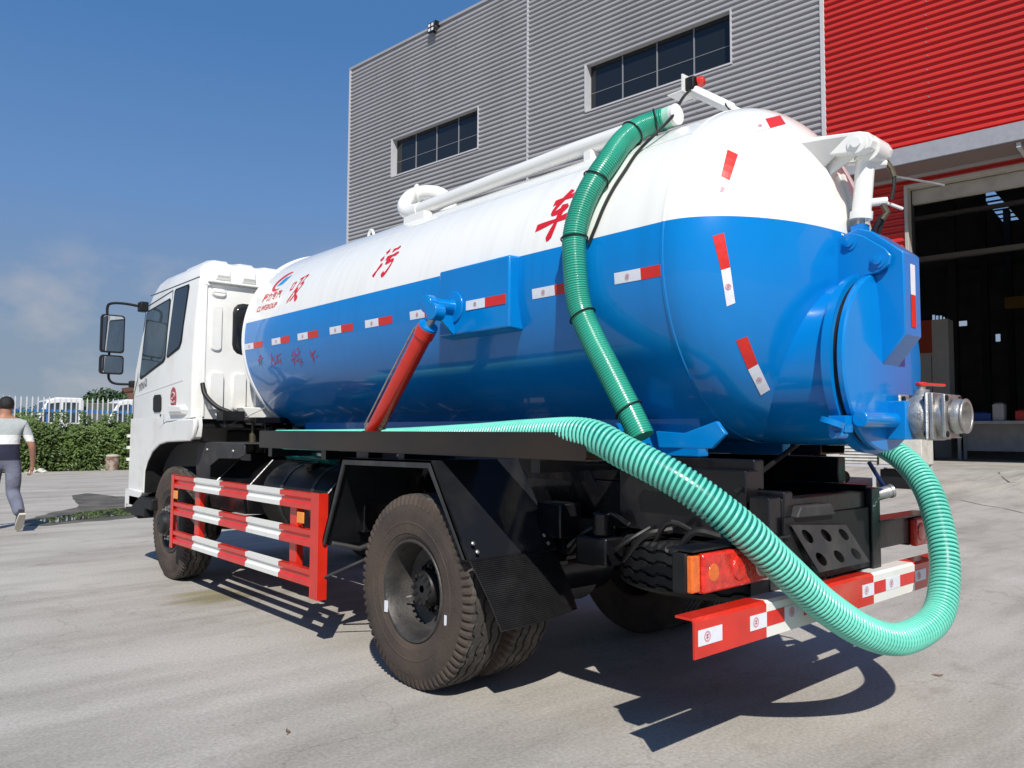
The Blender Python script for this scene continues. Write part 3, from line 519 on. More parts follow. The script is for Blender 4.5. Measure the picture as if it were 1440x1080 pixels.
# --- tail lamps
def taillamp(sx):
    e = empty('tail_lamp'); e.parent = T; y = -1.75
    def X(a): return sx*a
    xi = .61 if sx < 0 else .84
    part('housing', BLACKM, MB().bb((X(1.15), y+.004, .757), (X(xi), y+.07, .906)), e, bevel=.008)
    part('turn_lens', LAMPO, MB().bb((X(1.150), y-.024, .763), (X(1.098), y+.003, .90)), e, bevel=.006)
    part('stop_lens', LAMPR, MB().bb((X(1.095), y-.036, .755), (X(xi+.0), y+.004, .904)), e, bevel=.012)
    part('amber_lens', LAMPO, MB().lathe([(.036, 0), (.032, .004), (.015, .006)], (X(1.03), y-.034, .83), (0, -1, 0), 24), e)
    if sx < 0: part('reversing_lens', LAMPC, MB().lathe([(.055, 0), (.05, .006), (.02, .009)], (X(.69), y-.034, .83), (0, -1, 0), 24), e)
    part('red_lens', LAMPR, MB().lathe([(.05, 0), (.045, .008), (.02, .012)], (X(.90 if sx > 0 else .86), y-.034, .83), (0, -1, 0), 24), e)
    part('lamp_shelf', BLACK, MB().bb((X(1.14), y-.02, .912), (X(.44), y+.10, .92)), e); part('lamp_arm', BLACK, MB().bb((X(xi-.01), y+.0, .775), (X(.44), y+.05, .905)), e)
    return e
taillamp(-1); taillamp(1)
# --- number plate bracket with six oval holes: flat plate built as a ring of faces round each hole
def perforated():
    mb = MB(); TLc, TRc, BLc, BRc = (Vector(un(u, v, 'y', y)) for u, v, y in ((1112, 738, -1.765), (1190, 738, -1.765), (1152, 805, -1.80), (1223, 790, -1.80))); cols, rows = 3, 2; nrm = (TRc-TLc).cross(BLc-TLc).normalized()*.004
    def q(a, b): return TLc.lerp(TRc, a).lerp(BLc.lerp(BRc, a), b)
    for face in (0, 1):
        o = nrm*face
        for i in range(cols):
            for j in range(rows):
                a0_, a1_, b0_, b1_ = i/cols, (i+1)/cols, j/rows, (j+1)/rows; n = 16; ca, cb = (a0_+a1_)/2, (b0_+b1_)/2
                inner, outer = [], []
                for k in range(n):
                    t = 2*math.pi*k/n+math.pi/4; c, s = math.cos(t), math.sin(t); inner.append(q(ca+.075*c, cb+.15*s)+o)
                    m = max(abs(c), abs(s)); outer.append(q(ca+(a1_-a0_)/2*c/m, cb+(b1_-b0_)/2*s/m)+o)
                mb.add(inner+outer, [(k, (k+1) % n, (k+1) % n+n, k+n) for k in range(n)])
    return mb
pp = part('number_plate_bracket', GUARD, perforated(), smooth=0, recalc=False)
part('bracket_backing', BLACKM, MB().bb((-.46, -1.752, .70), (.35, -1.742, .99)), pp)
q = [Vector(un(u, v, 'y', -1.775)) for u, v in ((1122, 729), (1176, 724), (1170, 708), (1128, 712))]
part('plate_lamp', GUARD, MB().loops([q, [p+V(0, .05, 0) for p in q]]), pp, bevel=.008)
# --- rear mudguards
for sx in (-1, 1):
    mg = empty('mudguard'); mg.parent = T; xo, xi = sx*1.21, sx*.60
    top = [(.94, .65), (.70, 1.195), (-.21, 1.205), (-.515, .735)]; th_ = .012
    m_ = MB()
    for (a, b) in zip(top, top[1:]):
        a, b = V(0, *a), V(0, *b); n_ = V(0, -(b-a).z, (b-a).y).normalized()*th_
        m_.add([(xo, a.y, a.z), (xi, a.y, a.z), (xi, b.y, b.z), (xo, b.y, b.z)]+[(x, p.y+n_.y, p.z+n_.z) for x, p in ((xo, a), (xi, a), (xi, b), (xo, b))], [(0, 1, 2, 3), (4, 5, 6, 7), (0, 1, 5, 4), (2, 3, 7, 6), (0, 3, 7, 4), (1, 2, 6, 5)])
    part('guard_sheet', MUDG, m_, mg, smooth=0)
    lip = [(.94, .65), (.70, 1.195), (-.21, 1.205), (-.515, .735)]; inn = [(.905, .655), (.675, 1.155), (-.185, 1.165), (-.48, .735)]
    m_ = MB()
    for i in range(3): m_.prism([lip[i], lip[i+1], inn[i+1], inn[i]], 'x', xo, xo-sx*.012)
    part('guard_lip', GUARD, m_, mg, smooth=0)
    # rubber flap with horizontal ribs
    A0, A1, B0, B1 = V(xo+sx*-.005, -.53, .735), V(sx*.64, -.53, .735), V(sx*1.15, -.70, .43), V(sx*.60, -.66, .45)
    m_ = MB(); nv, nu = 140, 12; rows = []
    for j in range(nv+1):
        f = j/nv; row = []
        for i in range(nu+1):
            g = i/nu; p = A0.lerp(B0, f).lerp(A1.lerp(B1, f), g); p = p+V(0, -.03*math.sin(g*math.pi)*f-(.006 if j % 4 < 2 else 0)-.012*math.sin(f*3.1), 0); row.append(p)
        rows.append(row)
    m_.loops(rows, False, False, False)
    fl = part('mud_flap', FLAP, m_, mg, smooth=0); sd = fl.modifiers.new('thick', 'SOLIDIFY'); sd.thickness = .006
    for x, z, y in ((1.16, .80, -.49), (1.15, .76, -.512), (.68, .80, -.49), (.67, .76, -.512)): part('bolt', STEEL, MB().lathe([(.011, 0), (.011, .006), (.004, .010)], (sx*x, y-.008, z+.01), (0, -.8, .5), 8), mg)
    part('guard_bracket', BLACK, MB().tube([(sx*.42, .25, 1.16), (sx*.9, .25, 1.185)], .022, 8).tube([(sx*.42, -.05, 1.16), (sx*.9, -.05, 1.185)], .022, 8), mg)
    part('guard_valance', BLACK, MB().prism([(.72, 1.21), (-.72, 1.23), (-.80, 1.10), (-.30, 1.10), (-.21, 1.195), (.70, 1.19)], 'x', sx*.60, sx*.61), mg)
    part('guard_stay', GUARD, MB().tube([(sx*1.16, .90, .66), (sx*1.0, .84, .62), (sx*.5, .80, .74)], .016, 8), mg)
    part('guard_stay', GUARD, MB().tube([(sx*1.20, .95, .44), (sx*1.0, .60, .62), (sx*.7, .45, .76)], .009, 8), mg)
# --- wheels
def tyre(outer, wdt, sgn, Rr=.51):
    # cross-section from the outer bead over the tread to the inner bead; zigzag grooves and notched shoulders
    N = 216; hw = wdt/2; cxm = outer-sgn*hw*1.0
    g = [-.62, -.22, .22, .62]; prof = [(.262, -1.0*.78), (.285, -.92), (.33, -1.0), (.385, -1.04), (.43, -1.02), (.462, -.965), (.482, -.93), (.497, -.88)]
    def ring(k):
        a = 2*math.pi*k/N; zig = (1 if (k//4) % 2 else -1)*.05; z2 = zig*(1-abs(((k % 4)-1.5)/2.0)*.3); notch = (k % 3) == 0
        pts = [(.262, -.78, 0), (.285, -.92, 0), (.300, -.955, 0), (.303, -.985, 0), (.33, -1.005, 0), (.352, -1.02, 0), (.355, -1.035, 0), (.362, -1.035, 0), (.365, -1.022, 0), (.40, -1.03, 0), (.43, -1.015, 0), (.436, -.995, 0)]
        pts += [(.455-.003*notch, -.985+.03*notch, 0), (.480-.016*notch, -.945+.075*notch, 0), (.497-.020*notch, -.89+.06*notch, 0), (Rr-.004-.012*notch, -.80, 1)]
        for gg in g: pts += [(Rr, gg-.06+z2, 1), (Rr-.017, gg-.045+z2, 1), (Rr-.017, gg+.045+z2, 1), (Rr, gg+.06+z2, 1)]
        pts += [(Rr-.004, .80, 1)]+[(r-(.014*notch if 2 < i < 5 else 0), -w, 0) for i, (r, w) in enumerate(reversed(prof))][:8]
        return [(cxm+sgn*(-w)*hw, r*math.sin(a), .51+r*math.cos(a)) for r, w, _ in pts], [p[2] for p in pts]
    L = []; tr_ = None
    for k in range(N):
        l, tr_ = ring(k); L.append(l)
    n = len(L[0]); mb = MB(); vs = [p for l in L for p in l]; f0, f1 = [], []
    for k in range(N):
        for i in range(n-1):
            f = (k*n+i, k*n+i+1, ((k+1) % N)*n+i+1, ((k+1) % N)*n+i); (f1 if tr_[i] and tr_[i+1] else f0).append(f)
    o = mb.add(vs, f0, 0); mb.f += f1; mb.m += [1]*len(f1)
    return mb
def wheel(y, sgn, kind):
    e = empty('wheel', (0, y, 0)); e.parent = T
    W_ = .262; outs = (1.19, .87) if kind == 'rear' else (1.13,)
    for n_, xo in enumerate(outs):
        part('tyre', [RUBBER, TREAD], tyre(sgn*xo, W_, sgn), e, smooth=28, recalc=True)
    xo = sgn*outs[0]; c = (0, 0, .51)
    def la(prof, m, name, n=48, par=e, cap=False, **k): return part(name, m, MB().lathe([(r, sgn*h) for r, h in prof], c, (1, 0, 0), n, cap=cap), par, **k)
    o = outs[0]
    if kind == 'rear':
        rim = la([(.268, o-.035), (.272, o-.02), (.268, o-.012), (.256, o-.014), (.248, o-.03), (.242, o-.06), (.236, o-.10), (.222, o-.165), (.205, o-.172), (.12, o-.182), (.03, o-.185)], RIMM, 'rim', smooth=40)
        la([(.268, .87-.24), (.25, .87-.2), (.245, .87), (.245, .90)], RIMM, 'rim')
        la([(.15, o-.185), (.15, o-.172), (.145, o-.168), (.10, o-.165), (.095, o-.10), (.085, o-.085), (.02, o-.08)], DRIM, 'hub', 32)
        m_ = MB(); 
        for k in range(10):
            a = 2*math.pi*k/10; m_.lathe([(.017, 0), (.017, .035), (.010, .036), (.010, .05)], (sgn*(o-.172), .118*math.sin(a), .51+.118*math.cos(a)), (sgn, 0, 0), 6)
        part('wheel_nut', DRIM, m_, rim, kind='stuff')
        m_ = MB()
        for k in range(12):
            a = 2*math.pi*k/12; m_.lathe([(.010, 0), (.010, .02)], (sgn*(o-.088), .075*math.sin(a), .51+.075*math.cos(a)), (sgn, 0, 0), 6)
        part('hub_bolt', DRIM, m_, rim, kind='stuff')
        part('valve_stem', STEEL, MB().tube([(sgn*(o-.15), -.04+.14, .46), (sgn*(o-.09), .16, .44)], .005, 6), rim)
        part('balance_weight', TAPEW, MB().bb((sgn*(o-.014), .24*math.cos(R(20)), .36), (sgn*(o-.003), .262*math.cos(R(20)), .42)), rim)
        part('inspection_sticker', TAPEW, MB().bb((sgn*(o+.001), -.335, .39), (sgn*(o+.003), -.315, .44)), rim, smooth=0)
    else:
        rim = la([(.268, o-.03), (.272, o-.018), (.268, o-.010), (.25, o-.014), (.235, o-.06), (.215, o-.075), (.19, o-.03), (.16, o-.02), (.12, o-.02), (.10, o-.015)], RIMM, 'rim', smooth=40)
        la([(.268, o-.22), (.24, o-.2), (.23, o-.07)], RIMM, 'rim')
        la([(.11, o-.03), (.11, o+.03), (.095, o+.045), (.09, o+.075), (.08, o+.085), (.01, o+.09)], DRIM, 'hub', 32)
        m_ = MB()
        for k in range(10):
            a = 2*math.pi*k/10; m_.lathe([(.018, 0), (.018, .03), (.010, .031), (.010, .055)], (sgn*(o-.02), .14*math.sin(a), .51+.14*math.cos(a)), (sgn, 0, 0), 6)
        part('wheel_nut', STEEL, m_, rim, kind='stuff')
    part('brake_drum', BLACK, MB().lathe([(.19, sgn*(o-.42)), (.2, sgn*(o-.40)), (.2, sgn*(o-.22)), (.1, sgn*(o-.2))], c, (1, 0, 0), 32), e)
for sgn in (-1, 1): wheel(0, sgn, 'rear'); wheel(3.98, sgn, 'front')
# spare wheel slung under the tail
sp = empty('spare_wheel'); sp.parent = T
m_ = tyre(0, .25, 1); m_.v = [(y-.16, (z-.51)-1.25, .735+x+.12) for x, y, z in m_.v]; part('tyre', [BLACKM, BLACKM], m_, sp, smooth=28)
part('rim', RIMM, MB().lathe([(.26, -.1), (.25, 0), (.2, .06), (.05, .06)], (-.16, -1.25, .73), (0, 0, 1), 32, cap=False), sp); part('spare_carrier', BLACK, MB().bb((-.36, -1.24, .87), (.36, -1.14, .90)).tube([(-.16, -1.19, .70), (-.16, -1.19, .88)], .02, 8), sp)
# --- side guard: three ribbed rails painted red and white, posts, reflectors
sg = empty('side_guard'); sg.parent = T; GX = -1.235; GY = [3.6]+[float(un(u, 700, 'x', GX)[1]) for u in (271.7, 308, 346.7, 393.3)]+[.945]
for zt in (.965, .735, .49):
    zb = zt-.112; h = zt-zb
    pr_ = [(GX+.03, zb), (GX, zb+.004), (GX, zb+.3*h), (GX+.014, zb+.42*h), (GX+.014, zb+.58*h), (GX, zb+.7*h), (GX, zt-.004), (GX+.03, zt), (GX+.03, zt-.004), (GX+.005, zt-.007), (GX+.005, zb+.72*h), (GX+.019, zb+.58*h), (GX+.019, zb+.42*h), (GX+.005, zb+.28*h), (GX+.005, zb+.007), (GX+.03, zb+.004)]
    for i in range(5): part('guard_rail', WPAINT if i % 2 else RED, MB().prism(pr_, 'y', GY[i], GY[i+1]), sg)
part('guard_post', RED, MB().prism([(GX-.004, 1.03), (GX-.004, .925), (GX+.06, .925), (GX+.06, .93), (GX+.002, .93), (GX+.002, 1.03)], 'z', .314, .968), sg, smooth=0)
part('guard_post', RED, MB().prism([(GX-.004, 3.56), (GX-.004, 3.62), (GX+.05, 3.62), (GX+.05, 3.615), (GX+.002, 3.615), (GX+.002, 3.56)], 'z', .34, .968), sg, smooth=0)
for y in (3.1, 1.35): part('guard_post', RED, MB().bb((GX+.035, y-.05, .38), (GX+.09, y+.05, .95)), sg, bevel=.008)
for y in (3.1, 1.35): part('guard_arm', BLACK, MB().bb((GX+.085, y-.03, .86), (-.42, y+.03, .92)), sg)
for (y0, y1) in ((3.56, 3.47), (1.22, 1.13)): part('reflector', ORANGE, MB().bb((GX-.004, y0, .765), (GX+.006, y1, .835)), sg, bevel=.003)
# --- tank-side equipment: fuel tank with straps, battery crate, plastic wheel guard, cab suspension
ft = part('fuel_tank', BLACKM, MB().lathe([(.19, 1.25), (.25, 1.265), (.262, 1.29), (.262, 2.30), (.25, 2.325), (.19, 2.34)], (-.74, 0, .85), (0, 1, 0), 40), smooth=40)
for y in (1.5, 1.98): part('tank_strap', GUARD, MB().lathe([(.263, y-.022), (.268, y-.022), (.268, y+.022), (.263, y+.022)], (-.74, 0, .85), (0, 1, 0), 40, cap=False), ft)
part('filler_cap', BLACK, MB().lathe([(.045, 0), (.05, .02), (.05, .05), (.02, .055)], (-.86, 1.75, 1.07), (-.15, 0, 1), 16), ft)
for y in (1.22, 2.45):
    part('end_bracket', BLACK, MB().prism([(-.45, 1.12), (-.85, 1.12), (-1.06, .90), (-1.04, .72), (-.45, .64)], 'y', y, y-.018), ft); part('bracket_edge', STEEL, MB().tube([(-.85, y-.009, 1.123), (-1.06, y-.009, .903)], .006, 6), ft)
bc = part('battery_crate', BLACK, MB().prism([(-.48, 1.10), (-.80, 1.10), (-1.06, .86), (-1.04, .70), (-.48, .66)], 'y', 2.52, 3.22), bevel=.008); part('crate_edge', STEEL, MB().tube([(-.80, 3.22, 1.103), (-1.06, 3.22, .863)], .007, 6), bc)
part('step_box', BLACK, MB().bb((-.52, .82, .72), (-.98, 1.12, 1.06)), bevel=.01)
part('data_plate', TAPEW, MB().bb((-.984, .97, .79), (-.981, .93, .91)), bc, smooth=0)
wg = [(3.40, .62), (3.47, .78), (3.54, 1.02), (3.52, 1.21), (3.46, 1.255), (2.55, 1.255), (2.50, 1.235), (2.50, 1.16), (2.62, 1.13), (3.02, 1.12), (3.22, 1.05), (3.26, .62)]
part('wheel_guard', GUARD, MB().prism(wg, 'x', -1.06, -1.045).bb((-1.05, 2.52, 1.245), (-.62, 3.48, 1.256)), bevel=.006)
for y, z in ((3.28, 1.19), (2.72, 1.19)): part('bolt', STEEL, MB().lathe([(.012, 0), (.010, .008)], (-1.06, y, z), (-1, 0, 0), 8))
cs = part('cab_suspension', BLACK, MB().bb((-.80, 2.98, 1.05), (-.42, 3.22, 1.16)), bevel=.006); part('spring_seat', BLACK, MB().bb((-.78, 2.96, 1.42), (-.46, 3.2, 1.47)), cs, bevel=.006)
m_ = MB(); m_.tube([(-.60+.055*math.cos(t), 3.08+.055*math.sin(t), 1.16+.27*t/(2*math.pi*5)) for t in np.linspace(0, 2*math.pi*5, 90)], .012, 8); part('coil_spring', BLACK, m_, cs)
part('damper', BRONZE, MB().lathe([(.03, 0), (.03, .17), (.015, .17), (.015, .27)], (-.72, 3.14, 1.16), (0, 0, 1), 14), cs); part('damper', BLACK, MB().lathe([(.024, 0), (.024, .15), (.012, .15), (.012, .27)], (-.66, 3.02, 1.16), (0, 0, 1), 14), cs)
part('tilt_strut', BLACK, MB().tube([(-.50, 2.9, 1.22), (-.35, 3.2, 1.6)], .03, 10).tube([(-.40, 2.8, 1.22), (-.25, 3.1, 1.6)], .03, 10))
part('air_hose', BLACKM, MB().tube(spline([(-1.10, 3.33, 1.76), (-1.09, 3.28, 1.66), (-1.02, 3.2, 1.56), (-.93, 3.12, 1.51)], 6), .02, 10).bb((-1.02, 3.06, 1.44), (-.83, 3.2, 1.52)).tube([(-.98, 3.1, 1.44), (-.98, 3.1, 1.38)], .015, 8), smooth=30)
part('stay_cable', STEEL, MB().tube([(-.95, 3.1, 1.40), (-.45, 3.12, 1.64)], .005, 6))
part('spill_pipe', TEAL, MB().tube([(-.75, 2.35, 1.165), (-.78, 1.9, 1.16), (-.80, 1.55, 1.15)], .04, 10))

# --- cab
CW = [(1.455, 1.165, 3.365, 5.13, .09), (1.70, 1.17, 3.36, 5.14, .10), (1.95, 1.168, 3.36, 5.10, .10), (2.30, 1.150, 3.36, 5.00, .12), (2.62, 1.125, 3.362, 4.86, .13), (2.70, 1.118, 3.363, 4.80, .14), (2.79, 1.10, 3.375, 4.68, .15), (2.835, 1.07, 3.40, 4.58, .16), (2.862, 1.01, 3.46, 4.45, .18), (2.872, .8, 3.62, 4.2, .2)]
def rrect(h, y0, y1, r, z, n=6):
    out = []
    for cx_, cy_, a0_ in ((h-r, y1-r, 0), (-h+r, y1-r, 90), (-h+r, y0+r*.55, 180), (h-r, y0+r*.55, 270)):
        for k in range(n+1):
            a = R(a0_+90*k/n); ry = r if a0_ < 180 else r*.55; out.append((cx_+r*math.cos(a), cy_+ry*math.sin(a), z))
    return out
cab = part('cab', CABW, MB().loops([rrect(h, y0, y1, r, z) for z, h, y0, y1, r in CW]), smooth=40)
def cabx(z):   # half width of the cab at a height
    for a, b in zip(CW, CW[1:]):
        if a[0] <= z <= b[0]: f = (z-a[0])/(b[0]-a[0]); return a[1]*(1-f)+b[1]*f
    return CW[0][1]
def sidepanel(poly, off, name, m, par=cab, th=.006, sides=(-1, 1), n=1, **k):
    for sx in sides:
        mb = MB(); o = [(sx*(cabx(z)+off), y, z) for y, z in poly]; i_ = [(sx*(cabx(z)+off-th), y, z) for y, z in poly]; nn = len(poly)
        mb.add(o+i_, [tuple(range(nn)), tuple(range(2*nn-1, nn-1, -1))]+[(a, (a+1) % nn, (a+1) % nn+nn, a+nn) for a in range(nn)]); part(name, m, mb, par, **k)
low = [(5.12, 1.47), (5.13, .78), (5.10, .745), (4.54, .745), (4.53, .96), (4.46, 1.05), (4.32, 1.15), (4.12, 1.22), (3.92, 1.245), (3.60, 1.255), (3.32, 1.265), (3.27, 1.30), (3.25, 1.40), (3.27, 1.47)]
sidepanel(low, .002, 'lower_side', CABW, th=.05)
sidepanel([(3.245, 1.455), (3.60, 1.452), (4.02, 1.415), (4.22, 1.34), (4.42, 1.19), (4.54, 1.04), (4.575, .90), (4.575, .745), (4.54, .745), (4.53, .96), (4.46, 1.05), (4.32, 1.15), (4.12, 1.22), (3.92, 1.245), (3.60, 1.255), (3.32, 1.262), (3.27, 1.30), (3.235, 1.40)], .03, 'wheel_arch', CABW, th=.04, bevel=.012)
arch = [(4.56, .75), (4.55, .97), (4.47, 1.07), (4.32, 1.17), (4.12, 1.24), (3.92, 1.265), (3.30, 1.285), (3.30, 1.262), (3.90, 1.242), (4.11, 1.217), (4.30, 1.148), (4.44, 1.05), (4.515, .96), (4.525, .75)]
sidepanel(arch, .022, 'arch_trim', BLACKM, th=.16)
for nm, poly, m in (('front_panel', [(4.92, 1.47), (5.14, 1.47), (5.16, .78), (4.95, .78)], CABW), ('front_bumper', [(4.90, .775), (5.22, .775), (5.24, .50), (4.95, .46)], BLACKM)):
    part(nm, m, MB().prism([(y, z) for y, z in poly], 'x', -1.12, 1.12), cab, bevel=.015)
part('bumper_step', BLACKM, MB().bb((-1.19, 4.30, .60), (-1.02, 5.02, .705)).bb((-1.19, 4.50, .52), (-1.10, 5.12, .62)), cab, bevel=.01)
part('bumper_corner', CABW, MB().prism([(5.16, .76), (4.62, .76), (4.70, .68), (4.92, .58), (5.16, .56)], 'x', -1.19, -1.10), cab, bevel=.012)
part('cab_floor', BLACKM, MB().bb((-1.05, 3.40, 1.38), (1.05, 4.95, 1.454)), cab)
for z in (1.28, 1.16, 1.04): part('grille_bar', WHITE, MB().bb((-1.18, 5.15, z), (1.1, 5.20, z+.03)), cab)
part('windscreen', GLASS, MB().add([(-1.02, 5.125, 1.95), (1.02, 5.125, 1.95), (.98, 4.868, 2.65), (-.98, 4.868, 2.65), (-1.02, 5.09, 1.95), (1.02, 5.09, 1.95), (.98, 4.83, 2.65), (-.98, 4.83, 2.65)], [(0, 1, 2, 3), (4, 5, 6, 7), (0, 1, 5, 4), (2, 3, 7, 6), (1, 2, 6, 5), (0, 3, 7, 4)]), cab)
DW = [(4.80, 2.50), (4.76, 2.535), (4.17, 2.585), (4.14, 2.56), (4.13, 2.04), (4.17, 2.01), (4.80, 1.88), (4.84, 1.90)]
QW = [(4.015, 2.64), (3.985, 2.655), (3.69, 2.655), (3.665, 2.63), (3.72, 2.16), (3.76, 2.11), (4.03, 2.045), (4.06, 2.06)]
def grow(poly, d):
    c = (sum(p[0] for p in poly)/len(poly), sum(p[1] for p in poly)/len(poly)); return [(p[0]+math.copysign(d, p[0]-c[0]), p[1]+math.copysign(d, p[1]-c[1])) for p in poly]
for poly, m, nm in ((DW, GLASSL, 'door_window'), (QW, GLASS, 'quarter_window')):
    sidepanel(grow(poly, .018), .006, 'window_seal', BLACKM); sidepanel(poly, .009, nm, m)
def seam(pts, wv=.007, off=.004, m=BLACKM):
    for a, b in zip(pts, pts[1:]):
        a, b = V(0, *a), V(0, *b); d = (b-a).normalized(); o = V(0, -d.z, d.y)*wv/2; sidepanel([(p.y, p.z) for p in (a+o, b+o, b-o, a-o)], off, 'panel_gap', m, th=.004)
seam([(4.09, 2.66), (4.10, 1.42)]); seam([(4.58, .95), (4.55, 1.06), (4.43, 1.21), (4.23, 1.355), (4.06, 1.425)], .006, .005); seam([(4.86, 2.62), (4.93, 1.86), (5.04, 1.70), (5.06, 1.47)]); seam([(4.09, 2.672), (4.86, 2.60)]); seam([(3.42, 2.705), (4.78, 2.705)], .006)
seam([(3.60, 1.80), (4.96, 1.70)], .012, .003, CABW); seam([(3.28, 1.462), (4.05, 1.43)], .006, .004)
sidepanel([(4.40, 1.66), (4.36, 1.69), (4.20, 1.69), (4.17, 1.66), (4.17, 1.55), (4.20, 1.525), (4.37, 1.525), (4.40, 1.55)], .008, 'door_handle', BLACKM, sides=(-1,))
sidepanel([(4.20, 1.505), (4.18, 1.505), (4.18, 1.485), (4.20, 1.485)], .008, 'door_lock', BLACKM, sides=(-1,))
sidepanel([(3.84+.075*math.cos(t), 1.645+.10*math.sin(t)) for t in np.linspace(0, 2*math.pi, 20, endpoint=False)], .006, 'door_badge', mat('badge_red', (.34, .06, .07), .5), sides=(-1,))
m_ = MB()
for s_ in (0, 1): m_.tube([(-(cabx(1.65)+.008), 3.84+.045*math.cos(t), 1.645+(.03-.05*s_)+.022*math.sin(t)) for t in np.linspace(R(20+180*s_), R(250+180*s_), 10)], .007, 6)
part('badge_mark', mat('badge_pale', (.55, .42, .42), .5), m_, cab)
part('marker_lamp', CABW, MB().loops([[(-1.165, y, z) for y, z in ((3.98, 1.585), (3.52, 1.58), (3.46, 1.54), (3.50, 1.49), (3.90, 1.49))], [(-1.205, y, z) for y, z in ((3.90, 1.57), (3.58, 1.565), (3.53, 1.54), (3.56, 1.515), (3.86, 1.515))]]), cab, bevel=.008)
text_mesh('TDLQ', .095, lambda x, y: Vector((-(cabx(1.83)+.008), 4.74-x, 1.80+y+x*.28)), 'lettering', mat('grey_lettering', (.12, .12, .14), .4), cab, bold=.002)
# rear wall pressings, window, roof ribs
def rearpad(x0, x1, z0, z1, d=.022, m=CABW, nm='wall_pressing', y=3.362, r=.03):
    def rr(a, yy):
        x0_, x1_, z0_, z1_ = x0+a, x1-a, z0+a, z1-a; out = []
        for cx_, cz_, s_ in ((x1_-r, z1_-r, 0), (x0_+r, z1_-r, 90), (x0_+r, z0_+r, 180), (x1_-r, z0_+r, 270)):
            for k in range(4): a_ = R(s_+30*k); out.append((cx_+r*math.cos(a_), yy, cz_+r*math.sin(a_)))
        return out
    return part(nm, m, MB().loops([rr(0, y), rr(.012, y-d)]), cab, smooth=50)
rearpad(-1.035, -.93, 2.05, 2.46); rearpad(-1.035, -.90, 2.53, 2.61); rearpad(.93, 1.035, 2.05, 2.46)
for k in range(10): rearpad(-1.04+.205*k, -.905+.205*k, 1.53, 1.87, .03)
for x0 in (-.84, .24): rearpad(x0, x0+.60, 2.03, 2.50, .012, BLACKM, 'window_seal', r=.09); rearpad(x0+.02, x0+.58, 2.05, 2.48, .018, GLASS, 'rear_window', r=.08)
for k in range(9):
    x = -.94+.235*k; part('roof_rib', CABW, MB().loops([[(x-.078, y, z-.02), (x-.052, y-f*.03, z+.022*(1-f)), (x+.052, y-f*.03, z+.022*(1-f)), (x+.078, y, z-.02)] for y, z, f in ((3.372, 2.665, -.2), (3.370, 2.69, .8), (3.366, 2.73, 1.3), (3.374, 2.79, 1.3), (3.392, 2.832, 1.0), (3.43, 2.858, .5), (3.6, 2.872, 0), (4.1, 2.870, 0))]), cab, smooth=30)
part('roof_lip', CABW, MB().bb((-1.07, 3.315, 2.652), (1.07, 3.372, 2.674)), cab, bevel=.008)
part('wall_edge', CABW, MB().bb((-1.085, 3.352, 1.47), (-1.07, 3.37, 2.64)).bb((-1.085, 3.352, 2.625), (1.085, 3.37, 2.645)), cab, bevel=.004)
part('cab_bracket', CABW, MB().prism([(-.80, 1.56), (-.50, 1.56), (-.46, 1.46), (-.58, 1.40), (-.70, 1.41)], 'y', 3.34, 3.18), cab, bevel=.008)
# mirrors
for sx in (-1, 1):
    mr = empty('mirror'); mr.parent = T
    for z0, z1 in ((2.145, 2.53), (1.925, 2.115)):
        def rr(a, yy, zz0=z0, zz1=z1):
            r = .03; out = []
            for cx_, cz_, s_ in ((sx*1.354+.11-a-r, zz1-a-r, 0), (sx*1.354-.11+a+r, zz1-a-r, 90), (sx*1.354-.11+a+r, zz0+a+r, 180), (sx*1.354+.11-a-r, zz0+a+r, 270)):
                for k in range(5): a_ = R(s_+22.5*k); out.append((cx_+r*math.cos(a_), yy, cz_+r*math.sin(a_)))
            return out
        hs = part('mirror_housing', BLACKM, MB().loops([rr(.0, 5.16), rr(-.004, 5.18), rr(.0, 5.22), rr(.04, 5.27)]), mr, smooth=40)
        part('mirror_glass', MIRROR, MB().loops([rr(.012, 5.1585), rr(.012, 5.162)]), mr, smooth=30)
    part('mirror_arm', BLACKM, MB().tube(spline([(sx*1.10, 5.02, 2.62), (sx*1.25, 5.14, 2.655), (sx*1.36, 5.2, 2.655), (sx*1.40, 5.22, 2.62), (sx*1.40, 5.22, 2.5)], 6), .014, 8), mr); part('mirror_arm', BLACKM, MB().tube(spline([(sx*1.37, 5.22, 1.95), (sx*1.36, 5.22, 1.87), (sx*1.30, 5.21, 1.83), (sx*1.14, 5.12, 1.825)], 6), .013, 8).tube([(sx*1.37, 5.22, 2.10), (sx*1.37, 5.22, 2.16)], .012, 8), mr)
    part('mirror_mount', BLACKM, MB().bb((sx*1.08, 4.95, 2.57), (sx*1.16, 5.06, 2.67)), mr, bevel=.01); part('mirror_mount', BLACKM, MB().bb((sx*1.12, 5.06, 1.79), (sx*1.20, 5.14, 1.86)), mr, bevel=.01)

